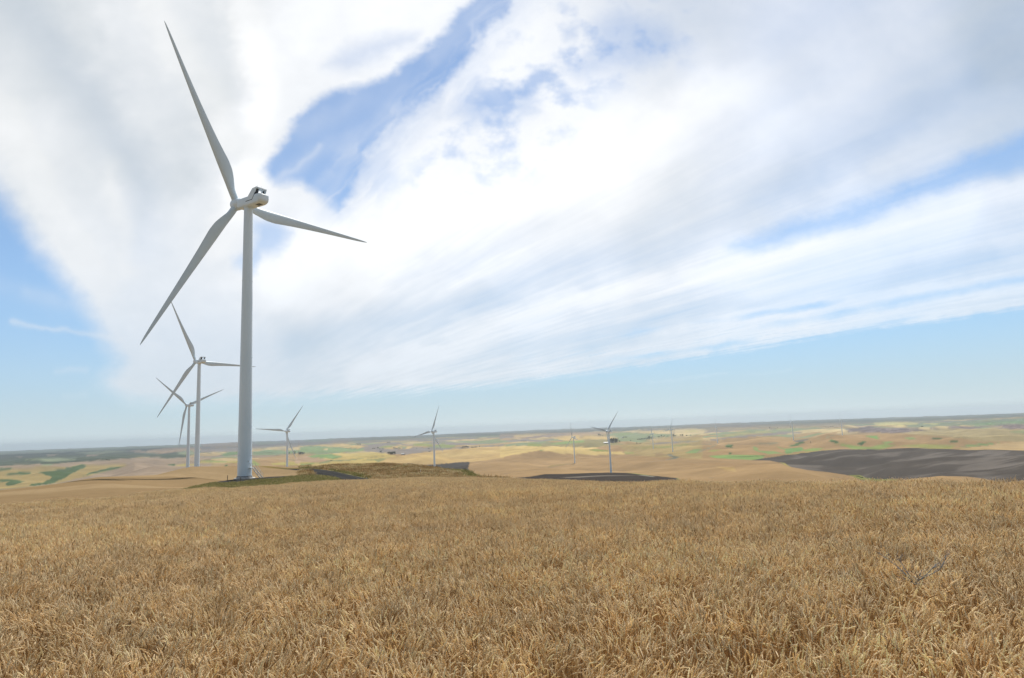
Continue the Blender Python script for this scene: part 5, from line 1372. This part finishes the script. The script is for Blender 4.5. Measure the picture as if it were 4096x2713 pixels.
post(910, 1921, 18, 'dark wooden post at the left end of the gravel pad', M_WOODPOST, 'fence_post', 'post', 'posts by the gravel pad', .09)
post(961, 1925, 13.5, 'short dark post in the verge straight before the nearest tower', M_WOODPOST, 'fence_post', 'post', 'posts by the gravel pad', .08)
post(1200 + 1428 * KV, 1600 + 884 * KV, 20, 'pale marker stake on the dry mound, before the green weed bush', M_MARK, 'marker_stake', 'stake', 'marker stakes on the mound', .055)
post(1200 + 1746 * KV, 1600 + 862 * KV, 10, 'pale marker stake on the green edge of the mound, above the pale bushes', M_MARK, 'marker_stake', 'stake', 'marker stakes on the mound', .05)
post(1200 + 1980 * KV, 1600 + 872 * KV, 8, 'small pale stake at the corner of the ploughed wedge', M_MARK, 'marker_stake', 'stake', 'marker stakes on the mound', .05)
post(1200 + 790 * KV, 1600 + 946 * KV, 8, 'low pale stake where the gravel road meets the wheat', M_MARK, 'marker_stake', 'stake', 'marker stakes on the mound', .05)


def dead_weed():
    x, y, z = at(3690, 2640, 3.5)
    e = empty('dry_weed', (x, y, z + EYE)); r = random.Random(5)
    m = MB()
    def grow(p, d, l, rad, lev):
        pts = [p]; q = p.copy(); dd = d.copy()
        for k in range(4):
            dd = (dd + Vector((r.gauss(0, .16), r.gauss(0, .16), r.gauss(.02, .10)))).normalized(); q = q + dd * l / 4; pts.append(q.copy())
        m.tube(pts, [rad, rad * .9, rad * .8, rad * .65, rad * .5], 5)
        if lev:
            for k in range(3 if lev > 1 else 4):
                i = r.randint(1, 4); s = (dd + Vector((r.gauss(0, .75), r.gauss(0, .75), r.gauss(.1, .35)))).normalized()
                grow(pts[i], s, l * r.uniform(.4, .65), rad * .55, lev - 1)
    grow(Vector((0, 0, 0)), Vector((0, 0, 1)), .74, .009, 0)
    top = Vector((0, 0, .72))
    for d, l in (((-.35, .1, .75), .28), ((.85, -.1, .42), .30), ((-.7, -.3, .12), .26), ((.4, .4, .5), .22), ((.1, -.5, .6), .2), ((.9, .2, .16), .3)):
        grow(top, Vector(d).normalized(), l, .005, 2)
    m.build('stalk', M_DEAD, e, True)
    tag(e, 'blue-grey dead branching weed sticking up out of the ripe wheat', 'weed')


dead_weed()

# ------------------------------------------------------------------ camera and output
cd_ = bpy.data.cameras.new('camera'); cam = bpy.data.objects.new('camera', cd_); COL.objects.link(cam)
cd_.sensor_fit = 'HORIZONTAL'; cd_.sensor_width = 36.0; cd_.lens = 36.0 * FOCAL / IMG_W; cd_.clip_start = 0.1; cd_.clip_end = 200000
R = Matrix((Vector(CAM_R), Vector(CAM_U), -Vector(CAM_F))).transposed()
cam.matrix_world = Matrix.Translation((0, 0, EYE)) @ R.to_4x4()
scene.camera = cam
vs = scene.view_settings; vs.view_transform = 'Standard'; vs.look = 'None'; vs.exposure = EXPOSURE; vs.gamma = 1.0; vs.use_curve_mapping = False
scene.render.engine = 'CYCLES'
cy = scene.cycles
cy.max_bounces = 8; cy.diffuse_bounces = 5; cy.glossy_bounces = 2; cy.transmission_bounces = 5; cy.transparent_max_bounces = 6; cy.volume_bounces = 1
cy.use_denoising = True; cy.use_adaptive_sampling = True; cy.adaptive_threshold = 0.008
try: cy.denoiser = 'OPENIMAGEDENOISE'
except Exception: pass
scene.render.film_transparent = False
scene.render.resolution_x, scene.render.resolution_y = 1024, 678
